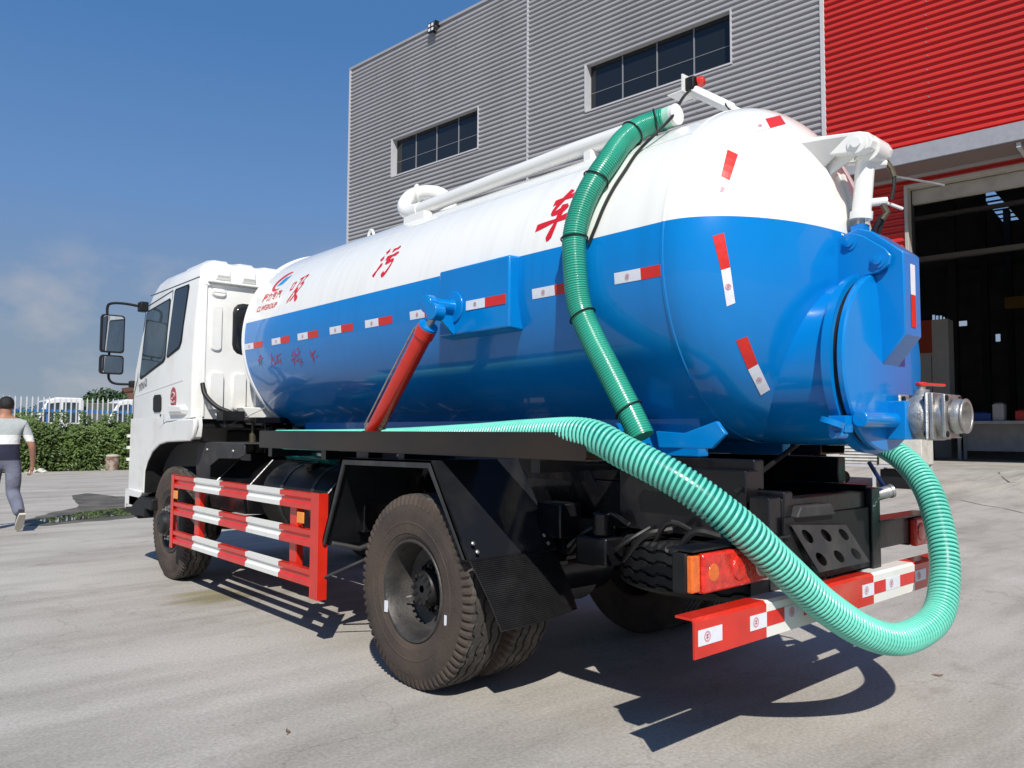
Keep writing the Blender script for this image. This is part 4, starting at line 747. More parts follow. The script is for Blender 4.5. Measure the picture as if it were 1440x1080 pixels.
# ================================================================== HOSES (loose, lying on the truck)
def hose(name, pts, r, pitch, wallm, ribm, ribr, label, cat='hose'):
    path = resample(spline(pts, 14), .01); e = MB().tube(path, r, 20).build(name, wallm); tag(e, label, cat)
    # one continuous helix of rib laid on the wall
    mb = MB(); up_ = None; hel = []; Lc = 0.; n = len(path)
    fr = []
    for i, p in enumerate(path):
        t = (path[min(i+1, n-1)]-path[max(i-1, 0)]).normalized()
        up_ = t.orthogonal().normalized() if up_ is None else (up_-t*up_.dot(t)).normalized(); fr.append((p, up_.copy(), t.cross(up_), t))
    tot = (n-1)*.01; per = 18; N = int(tot/pitch*per)
    L = []
    for k in range(N):
        s = k*pitch/per; i = min(int(s/.01), n-2); f = s/.01-i; p = fr[i][0].lerp(fr[i+1][0], f); u = fr[i][1].lerp(fr[i+1][1], f).normalized(); b = fr[i][2].lerp(fr[i+1][2], f).normalized(); t = fr[i][3]
        a = 2*math.pi*k/per; o = u*math.cos(a)+b*math.sin(a)
        L.append([p+o*(r-.004)-t*ribr*1.25, p+o*(r+ribr*.75)-t*ribr*.9, p+o*(r+ribr)+t*0, p+o*(r+ribr*.75)+t*ribr*.9, p+o*(r-.004)+t*ribr*1.25])
    mb.loops(L, False, False, False); mb.build('spiral_rib', ribm, e, smooth=80); return e, path
hp = [(-1.02, 2.0, 1.29), (-1.02, .6, 1.30), (-1.03, -.3, 1.325), (-1.06, -.8, 1.345), (-1.10, -1.20, 1.345), (-1.08, -1.40, 1.27), (-1.0, -1.625, 1.154), (-.87, -1.797, .992), (-.70, -1.878, .828), (-.45, -1.924, .648), (-.15, -1.961, .498), (.12, -1.998, .436), (.42, -2.024, .483), (.60, -2.004, .624), (.72, -1.956, .816), (.85, -1.845, 1.055), (.97, -1.673, 1.217), (1.07, -1.432, 1.325), (1.09, -1.2, 1.36), (1.05, -.8, 1.35), (1.02, .2, 1.31), (1.02, 1.6, 1.305)]
HR = .066
hose('suction_hose', hp, HR, .0225, TEAL, MINT, .0060, 'pale mint ribbed suction hose hanging in a loop behind the rear bumper')
def cylhit(u, v, r):
    d = ray(u, v); a = d[0]**2+d[2]**2; b = 2*(CAM[0]*d[0]+(CAM[2]-ZC)*d[2]); c = CAM[0]**2+(CAM[2]-ZC)**2-r*r; D = b*b-4*a*c
    return Vector(CAM+d*((-b-math.sqrt(max(D, 0)))/2/a))
h1 = [V(-.40, -1.09, 2.958), V(-.425, -1.035, 2.948), V(-.50, -.995, 2.905), V(-.60, -.98, 2.82)]+[cylhit(u, v, RT+.062) for u, v in ((856, 226), (832, 262), (817, 295), (808, 332), (808, 370))]+[V(-.90, -.965, 1.956), V(-.90, -1.05, 1.79), V(-.895, -1.13, 1.66), V(-.885, -1.25, 1.46), V(-.88, -1.325, 1.33)]
ho, hpath = hose('drain_hose', h1, .056, .012, HGREEN, HGRIB, .0032, 'dark green hose strapped over the tank flank with black cable ties')
MB().tube([V(-.395, -1.14, 2.962), V(-.40, -1.09, 2.958)], .0545, 20).build('hose_end', HCLEAR, ho); MB().lathe([(.046, 0), (.054, .004), (.054, .03), (.044, .034)], (-.395, -1.137, 2.962), (0, -1, .02), 20).build('end_cap', WHITE, ho)
for q in ((921, 172), (892, 190), (838, 250), (808, 335), (826, 442), (888, 575)):
    best = min(range(2, len(hpath)-2), key=lambda i: (lambda d: ((720+FPX*(d @ cR)/(d @ cF)-q[0])**2+(540-FPX*(d @ cU)/(d @ cF)-q[1])**2))(np.array(hpath[i])-CAM))
    p = hpath[best]; t = (hpath[best+1]-hpath[best-1]).normalized(); u_ = t.orthogonal().normalized(); b_ = t.cross(u_)
    MB().tube([p+(u_*math.cos(a)+b_*math.sin(a))*.064+t*.008*math.sin(a) for a in np.linspace(0, 2*math.pi, 25)], .0042, 6).build('cable_tie', TIE, ho)
MB().tube([V(-.80, -1.30, 1.30), V(-.9, -1.33, 1.305), V(-.92, -1.30, 1.31)], .006, 6).build('wire_clip', STEEL, ho)
cab_ = MB().tube(spline([V(-.03, -.99, 3.26), Vector(un(960, 138, 'y', -1.04)), Vector(un(945, 164, 'y', -1.17)), Vector(un(922, 188, 'y', -1.16))]+[cylhit(u, v, RT+.012) for u, v in ((898, 212), (880, 238), (863, 264), (849, 291), (838, 318), (828, 342))], 8), .008, 8).build('lamp_cable', TIE)
tag(cab_, 'thin black cable running from the red work lamp down beside the hose', 'cable')

# ================================================================== WAREHOUSE
B = empty('warehouse', (WB.x, WB.y, 0), TH+math.pi/2, label='tall corrugated warehouse, grey and red, with an open doorway', cat='warehouse')
def cladmat(name, c):
    return mat(name, c, .45, metal=.0, c2=tuple(x*.82 for x in c), vscale=.35, c2fac=(.4, .75), stretch=(1, 1, .3))
GREYC = cladmat('grey_cladding', (.34, .335, .345)); REDC = cladmat('red_cladding', (.52, .028, .022)); DARKIN = mat('hall_lining', (.34, .34, .35), .7, var=.2, vscale=.5)
PITCH_ = .207
def corrugated(t0, t1, z0, z1, holes=(), amp=.062, y0=0.):
    k0, k1 = math.ceil(z0/PITCH_), math.floor(z1/PITCH_); zz = [(z0, 0)]
    for k in range(k0, k1):
        for f, a in ((0, 0), (.10, 0), (.24, amp), (.50, amp), (.86, 0)):
            z = (k+f)*PITCH_
            if z0 < z < z1: zz.append((z, a))
    zz.append((z1, 0)); tt = sorted({t0, t1}|{h for H in holes for h in H[:2]})
    mb = MB(); n = len(tt); mb.v = [(t, y0+a, z) for z, a in zz for t in tt]
    for i in range(len(zz)-1):
        zc = (zz[i][0]+zz[i+1][0])/2
        for j in range(n-1):
            tc_ = (tt[j]+tt[j+1])/2
            if any(H[0] < tc_ < H[1] and H[2] < zc < H[3] for H in holes): continue
            mb.f.append((i*n+j, i*n+j+1, (i+1)*n+j+1, (i+1)*n+j)); mb.m.append(0)
    return mb
TL, TS_, TR = up(490, 300)[0], up(743, 100)[0], up(1158, 100)[0]; HB = up(600, 45)[1]
tA = (up(553, 220)[0], up(673, 180)[0]); tB = (up(826, 120)[0], up(1028, 50)[0]); WZ = (14.30, 16.22)
XR = -22.; DT = up(1278, 300)[0]; DL = -13.0; DH = up(1440, 234)[1]
hA = [(tA[1], tA[0], *WZ)]; hB = [(tB[1], tB[0], *WZ)]
w1_ = corrugated(TS_+.02, TL, .40, HB, hA).build('wall_panel', GREYC, B, smooth=0, recalc=False)
w2_ = corrugated(TR+.02, TS_-.02, .40, HB, hB).build('wall_panel', GREYC, B, smooth=0, recalc=False)
w3_ = corrugated(XR, TR-.02, 9.0, HB, amp=.066).build('wall_panel', REDC, B, smooth=0, recalc=False)
w4_ = corrugated(XR, TR-.02, .40, 9.0, [(DL, DT, 0, DH)], amp=.066).build('wall_panel', REDC, B, smooth=0, recalc=False)
# rows of fixing screws on the rib crests
def screws(wl, tt, z0, z1, amp):
    mb = MB(); k = math.ceil(z0/PITCH_)
    while (k+.5)*PITCH_ < z1:
        for t in tt:
          if not any(H[0]-.2 < t < H[1]+.2 and H[2]-.2 < (k+.37)*PITCH_ < H[3]+.2 for H in hA+hB): mb.box((t+random.uniform(-.02, .02), amp+.006, (k+.37)*PITCH_), (.035, .014, .035))
        k += 2
    mb.build('screws', STEEL, wl, smooth=0, kind='stuff', recalc=False)
screws(w1_, np.arange(TS_+1.5, TL, 3.0), 9, HB, .062); screws(w2_, [t for t in np.arange(TR+1.5, TS_, 3.0)], 9, HB, .062); screws(w3_, [up(1305, 100)[0]+dt for dt in (-6, -3, 0)], 10.2, HB, .066)
# trims
MB().bb((TS_-.05, 0, .4), (TS_+.05, .06, HB)).build('seam_trim', TRIM, B); MB().bb((TR-.07, 0, .4), (TR+.07, .075, HB)).build('seam_trim', TRIM, B, bevel=.01); MB().bb((TL-.08, -.3, .4), (TL+.06, .065, HB)).build('corner_trim', TRIM, B)
MB().bb((XR, -.35, HB-.02), (TL+.08, .08, HB+.10)).build('parapet_cap', GREYC, B)
# windows
for (t1, t0), wl in ((tA, w1_), (tB, w2_)):
    e = empty('window'); e.parent = B; z0, z1 = WZ
    MB().bb((t0-.06, -.30, z0-.06), (t1+.06, .085, z0)).bb((t0-.06, -.30, z1), (t1+.06, .05, z1+.05)).bb((t0-.05, -.30, z0), (t0, .085, z1)).bb((t1, -.30, z0), (t1+.09, .085, z1)).build('frame', TRIM, e)
    for k in range(4):
        a, b = t0+(t1-t0)*k/4, t0+(t1-t0)*(k+1)/4
        MB().bb((a+.02, -.255, z0), (b-.02, -.24, z1)).build('pane', GLASS, e, smooth=0)
        if k: MB().bb((a-.022, -.235, z0), (a+.022, -.20, z1)).build('mullion', MULL, e)
    MB().bb((t0, -.236, z0+.40*(z1-z0)), (t1, -.225, z0+.40*(z1-z0)+.02)).build('transom', MULL, e)
# canopy over the doorway
CS = 1.3; cz1, cz0 = up(1440, 169, CS)[1], up(1440, 195, CS)[1]; CL = TR-.25
cn = MB().bb((XR, CS-.08, cz0), (CL, CS, cz1)).build('canopy', mat('canopy_grey', (.30, .31, .34), .45, var=.08), B, bevel=.01)
MB().bb((XR, 0.05, cz0-.03), (CL, CS-.08, cz0-.001)).build('soffit', mat('soffit_brown', (.20, .16, .15), .6), cn, smooth=0); MB().add([(XR, .04, cz1+.15), (CL, .04, cz1+.15), (CL, CS, cz1+.002), (XR, CS, cz1+.002)], [(0, 1, 2, 3)]).build('canopy_roof', REDC, cn, smooth=0)
zb1 = up(1440, 213)[1]; zb0 = up(1440, 222)[1]
MB().bb((XR, .05, zb0), (CL, .16, zb1)).build('canopy_beam', mat('beam_grey', (.34, .33, .33), .5), cn)
for k in range(8): MB().bb((XR+2+k*2.4, .1, cz0-.16), (XR+2.1+k*2.4, CS-.1, cz0-.032)).build('canopy_rib', TRIM, cn)
# door frame and lining
df = MB().bb((DT, -.25, FLOOR), (DT+.10, .10, DH+.08)).bb((DL-.1, -.25, FLOOR), (DL, .10, DH+.08)).bb((DL, -.25, DH-.02), (DT, .10, DH+.08)).build('door_frame', FRAMEB, B, bevel=.01)
MB().bb((DL, -.5, DH-.42), (DT, -.30, DH-.02)).build('door_header', FRAMEB, B); MB().bb((DT-.02, -.5, FLOOR), (DT+.12, -.26, DH)).build('door_track', GUARD, B)
# hall: roof with slatted skylight, back wall with small windows, columns and crane girder
HZ, HDp = 17.5, -62.
def gridwall(ax, lim0, lim1, fixed, holes, name, m):
    A = sorted({lim0[0], lim0[1]}|{h for H in holes for h in H[:2]}); C_ = sorted({lim1[0], lim1[1]}|{h for H in holes for h in H[2:]}); mb = MB(); n = len(A)
    mb.v = [((a, c, fixed) if ax == 'z' else (a, fixed, c)) for c in C_ for a in A]
    for i in range(len(C_)-1):
        for j in range(n-1):
            a, c = (A[j]+A[j+1])/2, (C_[i]+C_[i+1])/2
            if not any(H[0] < a < H[1] and H[2] < c < H[3] for H in holes): mb.f.append((i*n+j, i*n+j+1, (i+1)*n+j+1, (i+1)*n+j)); mb.m.append(0)
    return mb.build(name, m, B, smooth=0, recalc=False)
def hall(u, v, ax, val):      # pixel -> local (t, s, z) on a plane inside the hall
    d = ray(u, v)
    if ax == 'z': k = (val-CAM[2])/d[2]
    else: k = ((np.array(WB)-CAM) @ wn-val)/(d @ wn)
    P = CAM+k*d-np.array(WB); return float(P @ wd), float(-(P @ wn)), float(P[2])
c4 = [hall(u, v, 'z', HZ) for u, v in ((1372, 266), (1398, 268), (1434, 310), (1412, 314))]
sk = (min(c[0] for c in c4), max(c[0] for c in c4), max(HDp+1, min(c[1] for c in c4)), max(c[1] for c in c4))
slots = []
nS = 8
for k in range(nS):
    f0, f1 = k/nS, (k+.6)/nS; tm = (c4[0][0]+(c4[3][0]-c4[0][0])*(k+.3)/nS, c4[1][0]+(c4[2][0]-c4[1][0])*(k+.3)/nS); s0 = c4[0][1]+(c4[3][1]-c4[0][1])*f0; s1 = c4[0][1]+(c4[3][1]-c4[0][1])*f1
    slots.append((min(tm), max(tm), min(s0, s1), max(s0, s1)))
slots = [s for s in slots if s[2] > HDp+.5]
gridwall('z', (XR-30, TL), (HDp, -.1), HZ, slots, 'hall_roof', DARKIN)
wins = []
for u0, u1, v0, v1 in ((1290, 1293, 442, 453), (1311, 1315, 443, 459), (1316, 1320, 444, 460), (1321.5, 1325, 444, 461), (1326.5, 1329, 446, 461), (1346, 1360, 452, 458), (1400, 1407, 470, 480)):
    a, b = hall(u0, v0, 's', HDp), hall(u1, v1, 's', HDp); wins.append((min(a[0], b[0]), max(a[0], b[0]), min(a[2], b[2]), max(a[2], b[2])))
gridwall('y', (XR-30, TL), (.4, HZ), HDp, wins, 'hall_back_wall', DARKIN)
gridwall('y', (XR-30, XR), (.4, HZ), -.1, [], 'hall_front_wall', DARKIN)
for t in (TL, XR-30): MB().add([(t, -.1, .4), (t, HDp, .4), (t, HDp, HB), (t, -.1, HB)], [(0, 1, 2, 3)]).build('gable_wall', GREYC, B, smooth=0)
for k in range(7):
    for t in (4.2, -20.): MB().bb((t-.2, -8-8*k, FLOOR), (t+.2, -8.5-8*k, HZ)).build('hall_column', mat('column_grey', (.06, .06, .065), .6), B)
for u0, v0, u1, v1, s_, hh in ((1290, 365, 1440, 343, -9., .09), (1290, 307, 1440, 288, -14., .08)):
    a, b = hall(u0, v0, 's', s_), hall(u1, v1, 's', s_); MB().bb((-20, s_-.3, a[2]-hh), (4, s_, a[2]+hh)).build('crane_girder', mat('girder_grey', (.22, .21, .20), .6), B)
a = hall(1440, 424, 's', -30.); MB().bb((a[0]-6, -30.6, a[2]-.35), (a[0]+1.0, -30, a[2]+.35)).build('crane_hoist', mat('crane_yellow', (.45, .26, .05), .6), B)
# floodlight on the parapet
fx, fz = up(613, 43); fl = empty('floodlight', (WB.x, WB.y, 0), TH+math.pi/2, label='small black four-cell floodlight on the edge of the warehouse roof', cat='floodlight')
MB().bb((fx-.26, .25, fz-.22), (fx+.22, .36, fz+.26)).build('lamp_housing', BLACKM, fl, bevel=.03)
for a in (-1, 1):
    for b in (-1, 1): MB().bb((fx-.02+a*.11-.07, .355, fz+.02+b*.11-.07), (fx-.02+a*.11+.07, .368, fz+.02+b*.11+.07)).build('lamp_lens', TAPEW, fl, bevel=.01)
MB().bb((fx-.05, -.02, fz-.15), (fx+.03, .26, fz-.08)).bb((fx-.30, -.01, HB-.08), (fx-.24, .30, HB+.16)).build('lamp_bracket', BLACKM, fl)

# things in and before the doorway
def inside(name, u0, u1, v0, v1, s_, depth, m, label, cat):
    a, b = hall(u0, v0, 's', s_), hall(u1, v1, 's', s_); e = empty(name, (WB.x, WB.y, 0), TH+math.pi/2, label=label, cat=cat); return e, (min(a[0], b[0]), max(a[0], b[0]), FLOOR if False else min(a[2], b[2]), max(a[2], b[2]))
e, (t0, t1, z0, z1) = inside('steel_locker', 1285, 1336, 452, 560, -9.0, 1, None, 'pale steel locker with a dull red upper panel inside the doorway', 'locker')
DIM = mat('locker_pale', (.45, .44, .42), .6, var=.1); MB().bb((t0, -9.8, FLOOR), (t1, -9.0, z1)).build('cabinet', DIM, e, bevel=.01); MB().bb((t0+.15+.35*(t1-t0), -9.0, z1-.42*(z1-z0)), (t1, -8.985, z1)).build('red_panel', mat('dull_red', (.38, .05, .02), .6), e)
MB().bb(((t0+t1)/2-.01, -8.998, FLOOR), ((t0+t1)/2+.01, -8.99, z1-.45*(z1-z0))).build('door_gap', BLACKM, e)
p = un(1318, 640, 'z', FLOOR); lc = (float((p-np.array(WB)) @ wd), float(-(p-np.array(WB)) @ wn))
e = empty('air_compressor', (p[0], p[1], FLOOR), TH+math.pi/2, label='small blue and red air compressor on the hall floor behind the outlet valve', cat='compressor')
BLU2 = mat('dull_blue', (.02, .07, .30), .5); MB().lathe([(.05, -.45), (.22, -.40), (.24, 0), (.22, .40), (.05, .45)], (0, 0, .42), (1, 0, 0), 20).build('tank', BLU2, e); MB().bb((-.28, -.14, .66), (.10, .14, .98)).lathe([(.09, 0), (.09, .1)], (.22, 0, .68), (0, 0, 1), 14).build('pump', mat('dull_red2', (.42, .03, .02), .5), e, bevel=.03)
for x in (-.3, .3): MB().bb((x-.03, -.2, 0), (x+.03, .2, .22)).build('leg', BLACKM, e)
MB().tube(spline([(.15, .1, .9), (.5, .15, .7), (.7, .1, .35), (.75, -.1, .05)], 5), .025, 8).build('air_hose', TIE, e)
# dim workshop things deeper in the hall
def shed(name, s_, u0, u1, v0, label, cat, m, dpt):
    a, b = hall(u0, v0, 's', s_), hall(u1, v0, 's', s_); tt = sorted((a[0], b[0])); e = empty(name, (WB.x, WB.y, 0), TH+math.pi/2, label=label, cat=cat); z = a[2]
    MB().bb((tt[0], s_-dpt, z-.12), (tt[1], s_, z)).build('top', m, e, bevel=.01)
    n = max(2, int((tt[1]-tt[0])/1.6)+1)
    for k in range(n):
        x = tt[0]+.06+(tt[1]-tt[0]-.12)*k/(n-1)
        for y in (s_-.08, s_-dpt+.08): MB().bb((x-.05, y-.05, FLOOR), (x+.05, y+.05, z-.119)).build('leg', m, e)
    MB().bb((tt[0], s_-dpt, FLOOR+.3), (tt[1], s_-dpt+.05, z-.12)).build('back_board', m, e); return e, tt, z
PALE = mat('pale_grey_paint', (.55, .54, .52), .6, c2=(.36, .35, .33), vscale=1.5, c2fac=(.4, .7))
e, tt, z = shed('workbench', -7., 1345, 1462, 592, 'long pale grey workbench standing across the dim hall', 'workbench', PALE, 1.0)
for k, (f, w_, h_) in enumerate(((.2, .5, .35), (.5, .35, .6), (.75, .8, .28))):
    x = tt[0]+(tt[1]-tt[0])*f; o = MB().box((0, 0, h_/2), (w_, .5, h_)).box((0, 0, h_+.02), (w_*.7, .3, .05)).build('tool_crate', [REDC, PALE, BLU2][k], bevel=.02); p_ = np.array(WB)+wd*x-wn*(-7.5); o.location = (p_[0], p_[1], z); o.rotation_euler = (0, 0, TH+math.pi/2)
    tag(o, ['low red crate on the workbench in the hall', 'tall pale crate on the workbench in the hall', 'wide blue crate on the workbench in the hall'][k], 'crate')
# pale louvred plant on a steel stand, right of the truck
sC = 6.3
for _ in range(6):
    P_ = un(1176, 684, 'z', ground_z(sC)); sC = s_of(P_[0], P_[1])
gz = ground_z(sC); e = empty('cooling_unit', (P_[0], P_[1], gz), TH+math.pi/2, label='off-white louvred cooling unit on a low steel stand beside the doorway', cat='cooling unit')
k_ = float((P_-CAM) @ cF)/FPX; wdt = 104*k_/math.cos(R(41.3+6-0)-R(26))*1.0; hgt = 78*k_; lg = .42*hgt
UW = mat('plant_white', (.62, .60, .55), .5, c2=(.45, .42, .36), vscale=4, c2fac=(.45, .7))
MB().bb((-wdt, -.9, lg), (.35, 0, hgt)).build('casing', UW, e, bevel=.02)
for k in range(9): MB().box((-wdt*.28, .012, lg+.1+(hgt-lg-.2)*k/8), (wdt*.44, .02, .03), Matrix.Rotation(R(30), 3, 'X')).build('louvre', UW, e)
MB().bb((-wdt*.52, .002, lg), (-wdt*.50, .02, hgt)).build('panel_gap', BLACKM, e)
for x in (.30, -wdt*.45, -wdt+.05):
    for y in (-.05, -.85): MB().bb((x-.03, y-.03, 0), (x+.03, y+.03, lg)).build('leg', TRIM, e)
MB().bb((-wdt, -.06, lg-.06), (.35, -.0, lg-.005)).build('stand_rail', TRIM, e); MB().bb((-wdt*.9, -.75, 0.0), (-wdt*.5, -.15, lg*.8)).build('pump_box', BLACKM, e, bevel=.02); MB().lathe([(.16, 0), (.16, .5)], (.05, -.6, .2), (0, 1, 0), 16).build('motor', GUARD, e)

# ================================================================== FAR SIDE: hedge, fence, parked trucks, trees, house
def leafmat(name, c): return mat(name, c, .55, c2=tuple(x*1.9 for x in c), vscale=1.4, c2fac=(.35, .7))
LEAF = leafmat('hedge_leaf', (.062, .100, .022)); LEAF2 = leafmat('tree_leaf', (.030, .060, .020)); WOOD = mat('bark', (.08, .06, .04), .9, var=.3)
def leaves(n, fn, size, rs):
    mb = MB()
    for _ in range(n):
        p, out = fn(rs); s = size*rs.uniform(.6, 1.4); a = Vector((rs.gauss(0, 1), rs.gauss(0, 1), rs.gauss(0, .7))).normalized(); nrm = (Vector(out)*1.0+Vector((rs.gauss(0, .6), rs.gauss(0, .6), rs.gauss(.3, .6)))).normalized()
        b = nrm.cross(a); 
        if b.length < .05: continue
        b.normalize(); a = b.cross(nrm); p = Vector(p)
        o = len(mb.v); mb.v += [tuple(p-a*s), tuple(p+b*s*.42+nrm*s*.1), tuple(p+a*s), tuple(p-b*s*.42+nrm*s*.1)]; mb.f.append((o, o+1, o+2, o+3)); mb.m.append(0)
    return mb
HX0, HX1, HY = -4., 12., 26.3
def hedgefn(rs):
    x = rs.uniform(HX0, HX1); lump = .22*math.sin(x*1.7)+.16*math.sin(x*4.1+1)+.1*math.sin(x*9.3); H = 1.50+.10*math.sin(x*.8)+lump*.6; D = .95+lump*.35
    a = rs.uniform(-.15, math.pi*.75); q = rs.uniform(.72, 1.03)**.7
    y = HY-D*math.cos(a)*q if a < math.pi/2 else HY+D*.9*abs(math.cos(a))*q; z = max(.03, H*(.45+.55*math.sin(a)*q) if rs.random() < .5 else rs.uniform(.03, H)*1.0)
    if z < H*.85: y = HY-D*q*rs.uniform(.75, 1.08)
    return (x, y, z), (0, -math.cos(a)-.3, math.sin(a))
rs = random.Random(11); hedge = empty('hedge', ((HX0+HX1)/2, HY, 0), label='dense green hedge growing along the foot of the picket fence', cat='hedge')
off_ = Vector((-(HX0+HX1)/2, -HY, 0))
def shootfn(rs):
    k = rs.randrange(90); r2 = random.Random(k); x = r2.uniform(HX0, HX1); y = HY+r2.uniform(-.6, .3); hh = r2.uniform(.25, .75); f = rs.random()
    return (x+r2.uniform(-.3, .3)*f+rs.gauss(0, .07), y+rs.gauss(0, .07), 1.28+hh*f), (rs.gauss(0, 1), -.6, .5)
m_ = leaves(46000, hedgefn, .068, rs); m2_ = leaves(8000, shootfn, .06, rs); o_ = len(m_.v); m_.v += m2_.v; m_.f += [tuple(i+o_ for i in f) for f in m2_.f]; m_.m += m2_.m; m_.v = [(x+off_.x, y+off_.y, z) for x, y, z in m_.v]; m_.build('foliage', LEAF, hedge, smooth=0, recalc=False, kind='stuff')
m_ = MB()
for k in range(60):
    x = rs.uniform(HX0, HX1)+off_.x; y = rs.uniform(-.4, .4); m_.tube([(x, y, 0), (x+rs.uniform(-.2, .2), y+rs.uniform(-.2, .2), .8), (x+rs.uniform(-.4, .4), y+rs.uniform(-.3, .3), 1.6)], [.03, .02, .008], 5)
m_.build('stems', WOOD, hedge, kind='stuff'); 
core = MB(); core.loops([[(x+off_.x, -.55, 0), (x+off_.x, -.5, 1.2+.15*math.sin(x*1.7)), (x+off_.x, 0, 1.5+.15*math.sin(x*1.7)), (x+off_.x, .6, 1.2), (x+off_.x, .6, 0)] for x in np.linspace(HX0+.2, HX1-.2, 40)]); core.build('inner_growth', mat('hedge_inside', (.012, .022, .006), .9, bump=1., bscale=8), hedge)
# fence
FY, FX0, FX1 = 27.9, -3., 11.; fence = empty('picket_fence', (0, FY, 0), label='white steel picket fence with blue rails behind the hedge', cat='fence')
FW = mat('fence_white', (.58, .60, .62), .45); FB = mat('fence_blue', (.03, .16, .42), .45)
pk = MB().loops([[(-.021, -.02, .12), (.021, -.02, .12), (.021, .02, .12), (-.021, .02, .12)], [(-.021, -.02, 2.42), (.021, -.02, 2.42), (.021, .02, 2.42), (-.021, .02, 2.42)], [(-.003, -.003, 2.52), (.003, -.003, 2.52), (.003, .003, 2.52), (-.003, .003, 2.52)]]).build('picket', FW, fence, smooth=0); n_ = int((FX1-FX0)/.172)
pk.location = (FX0, 0, 0)
for k in range(1, n_): copy(pk, fence, (FX0+.172*k, 0, 0))
for z in (2.02, .4): MB().bb((FX0-.1, .022, z-.05), (FX1, .07, z+.05)).build('rail', FB, fence)
for k in range(6): MB().bb((FX0+k*2.75-.05, .072, 0), (FX0+k*2.75+.05, .16, 2.3)).build('post', FB, fence, bevel=.01)
# small trucks parked beyond the fence, noses to the left
def minitruck(x, y, stripe, cargo, label):
    e = empty('parked_truck', (x, y, 0), label=label, cat='truck', group='small trucks parked beyond the fence')
    VW = mat('van_white', (.76, .77, .78), .35, coat=.4); VB = mat('van_blue', (.02, .14, .40), .35, coat=.4)
    prof = [(0, .75), (-.06, 1.25), (.06, 1.62), (.55, 2.52), (.85, 2.63), (1.75, 2.63), (1.82, 2.5), (1.85, .75)]
    MB().prism([(a, b) for a, b in prof], 'y', 0, 1.7).build('cab', VW, e, bevel=.04)
    MB().prism([(-.055, 1.12), (-.03, 1.42), (1.845, 1.42), (1.845, 1.12)], 'y', -.012, 1.712).build('stripe', VB if stripe else VW, e)
    MB().prism([(.22, 1.66), (.62, 2.38), (1.0, 2.44), (1.0, 1.64)], 'y', -.008, .0).build('side_window', GLASSL, e); MB().prism([(1.08, 1.64), (1.08, 2.44), (1.62, 2.44), (1.62, 1.64)], 'y', -.008, .0).build('side_window', GLASSL, e)
    MB().add([(.07, .1, 1.68), (.51, .12, 2.46), (.51, 1.58, 2.46), (.07, 1.6, 1.68)], [(0, 1, 2, 3)]).build('windscreen', GLASS, e)
    MB().bb((1.95, .02, .95), (5.2, 1.68, 2.45 if cargo else 1.5)).build('cargo_bed', cargo or VW, e, bevel=.03); MB().bb((.3, .5, .55), (5.1, 1.2, .8)).build('chassis', BLACKM, e)
    for wx in (.75, 4.2):
        for wy in (.16, 1.54): MB().lathe([(.18, -.1), (.33, -.1), (.36, -.06), (.36, .06), (.33, .1), (.18, .1)], (wx, wy, .36), (0, 1, 0), 20).build('wheel', BLACKM, e)
    MB().bb((-.02, -.2, 1.62), (.04, -.05, 1.92)).build('mirror', BLACKM, e); return e
vx = float(un(44, 585, 'y', 31.5)[0]); minitruck(vx, 31.5, True, mat('tarp_green', (.10, .115, .10), .8, var=.2, vscale=2), 'small white truck with a dull tarpaulin load, cab behind the white pickets')
vx = float(un(146, 580, 'y', 31.5)[0]); minitruck(vx, 31.5, True, None, 'small white and blue truck half hidden behind the white cab')
# trees
def tree(x, y, h, r, n, seed, label):
    rs = random.Random(seed); e = empty('tree', (x, y, 0), label=label, cat='tree', group='trees far beyond the fence')
    m_ = MB().tube([(0, 0, 0), (.1, 0, h*.3), (0, .05, h*.6), (.05, 0, h*.85)], [.16, .13, .08, .02], 8); cl = []
    for k in range(16):
        a = rs.uniform(0, 6.28); rr = r*rs.uniform(.2, .85); c = Vector((rr*math.cos(a), rr*math.sin(a), h*rs.uniform(.42, .9))); cl.append((c, r*rs.uniform(.3, .5))); m_.tube([(0, 0, h*rs.uniform(.3, .6)), c*.6+V(0, 0, c.z*.35), c], [.05, .035, .01], 5)
    m_.build('trunk', WOOD, e)
    def fn(rs):
        c, cr_ = rs.choice(cl); v = Vector((rs.gauss(0, 1), rs.gauss(0, 1), rs.gauss(0, 1))).normalized(); return c+v*cr_*rs.uniform(.6, 1.05), v
    leaves(n, fn, .16, rs).build('crown', LEAF2, e, smooth=0, recalc=False)
tree(9.3, 48, 3.6, 1.5, 5000, 1, 'round-topped tree standing tallest beyond the picket fence'); tree(6.4, 50, 2.9, 1.6, 4500, 2, 'low spreading tree behind the tarpaulin truck')
tree(3.6, 54, 2.7, 1.8, 4000, 6, 'low dark tree behind the first parked cab')
# brown house
hx = float(un(173, 545, 'y', 67)[0]); H = empty('brick_house', (hx, 60, 0), label='brown brick house beyond the fence, behind the truck mirror', cat='house')
BRK = mat('brown_brick', (.20, .09, .055), .85, var=.25, vscale=6); MB().bb((0, 0, 0), (9, 7, 4.5)).build('wall', BRK, H); MB().bb((-.08, -.08, 4.5), (9.08, 7.08, 4.85)).build('roof', mat('brown_roof', (.13, .055, .035), .8, var=.2), H)
for k in range(5):
    for z in (.9, 3.0):
        wn_ = MB().bb((.28+k*1.75, -.03, z), (.68+k*1.75, .02, z+1.0)).build('window', GLASSL, H); MB().bb((.22+k*1.75, -.06, z-.08), (.74+k*1.75, .01, z-.005)).build('sill', TRIM, wn_)
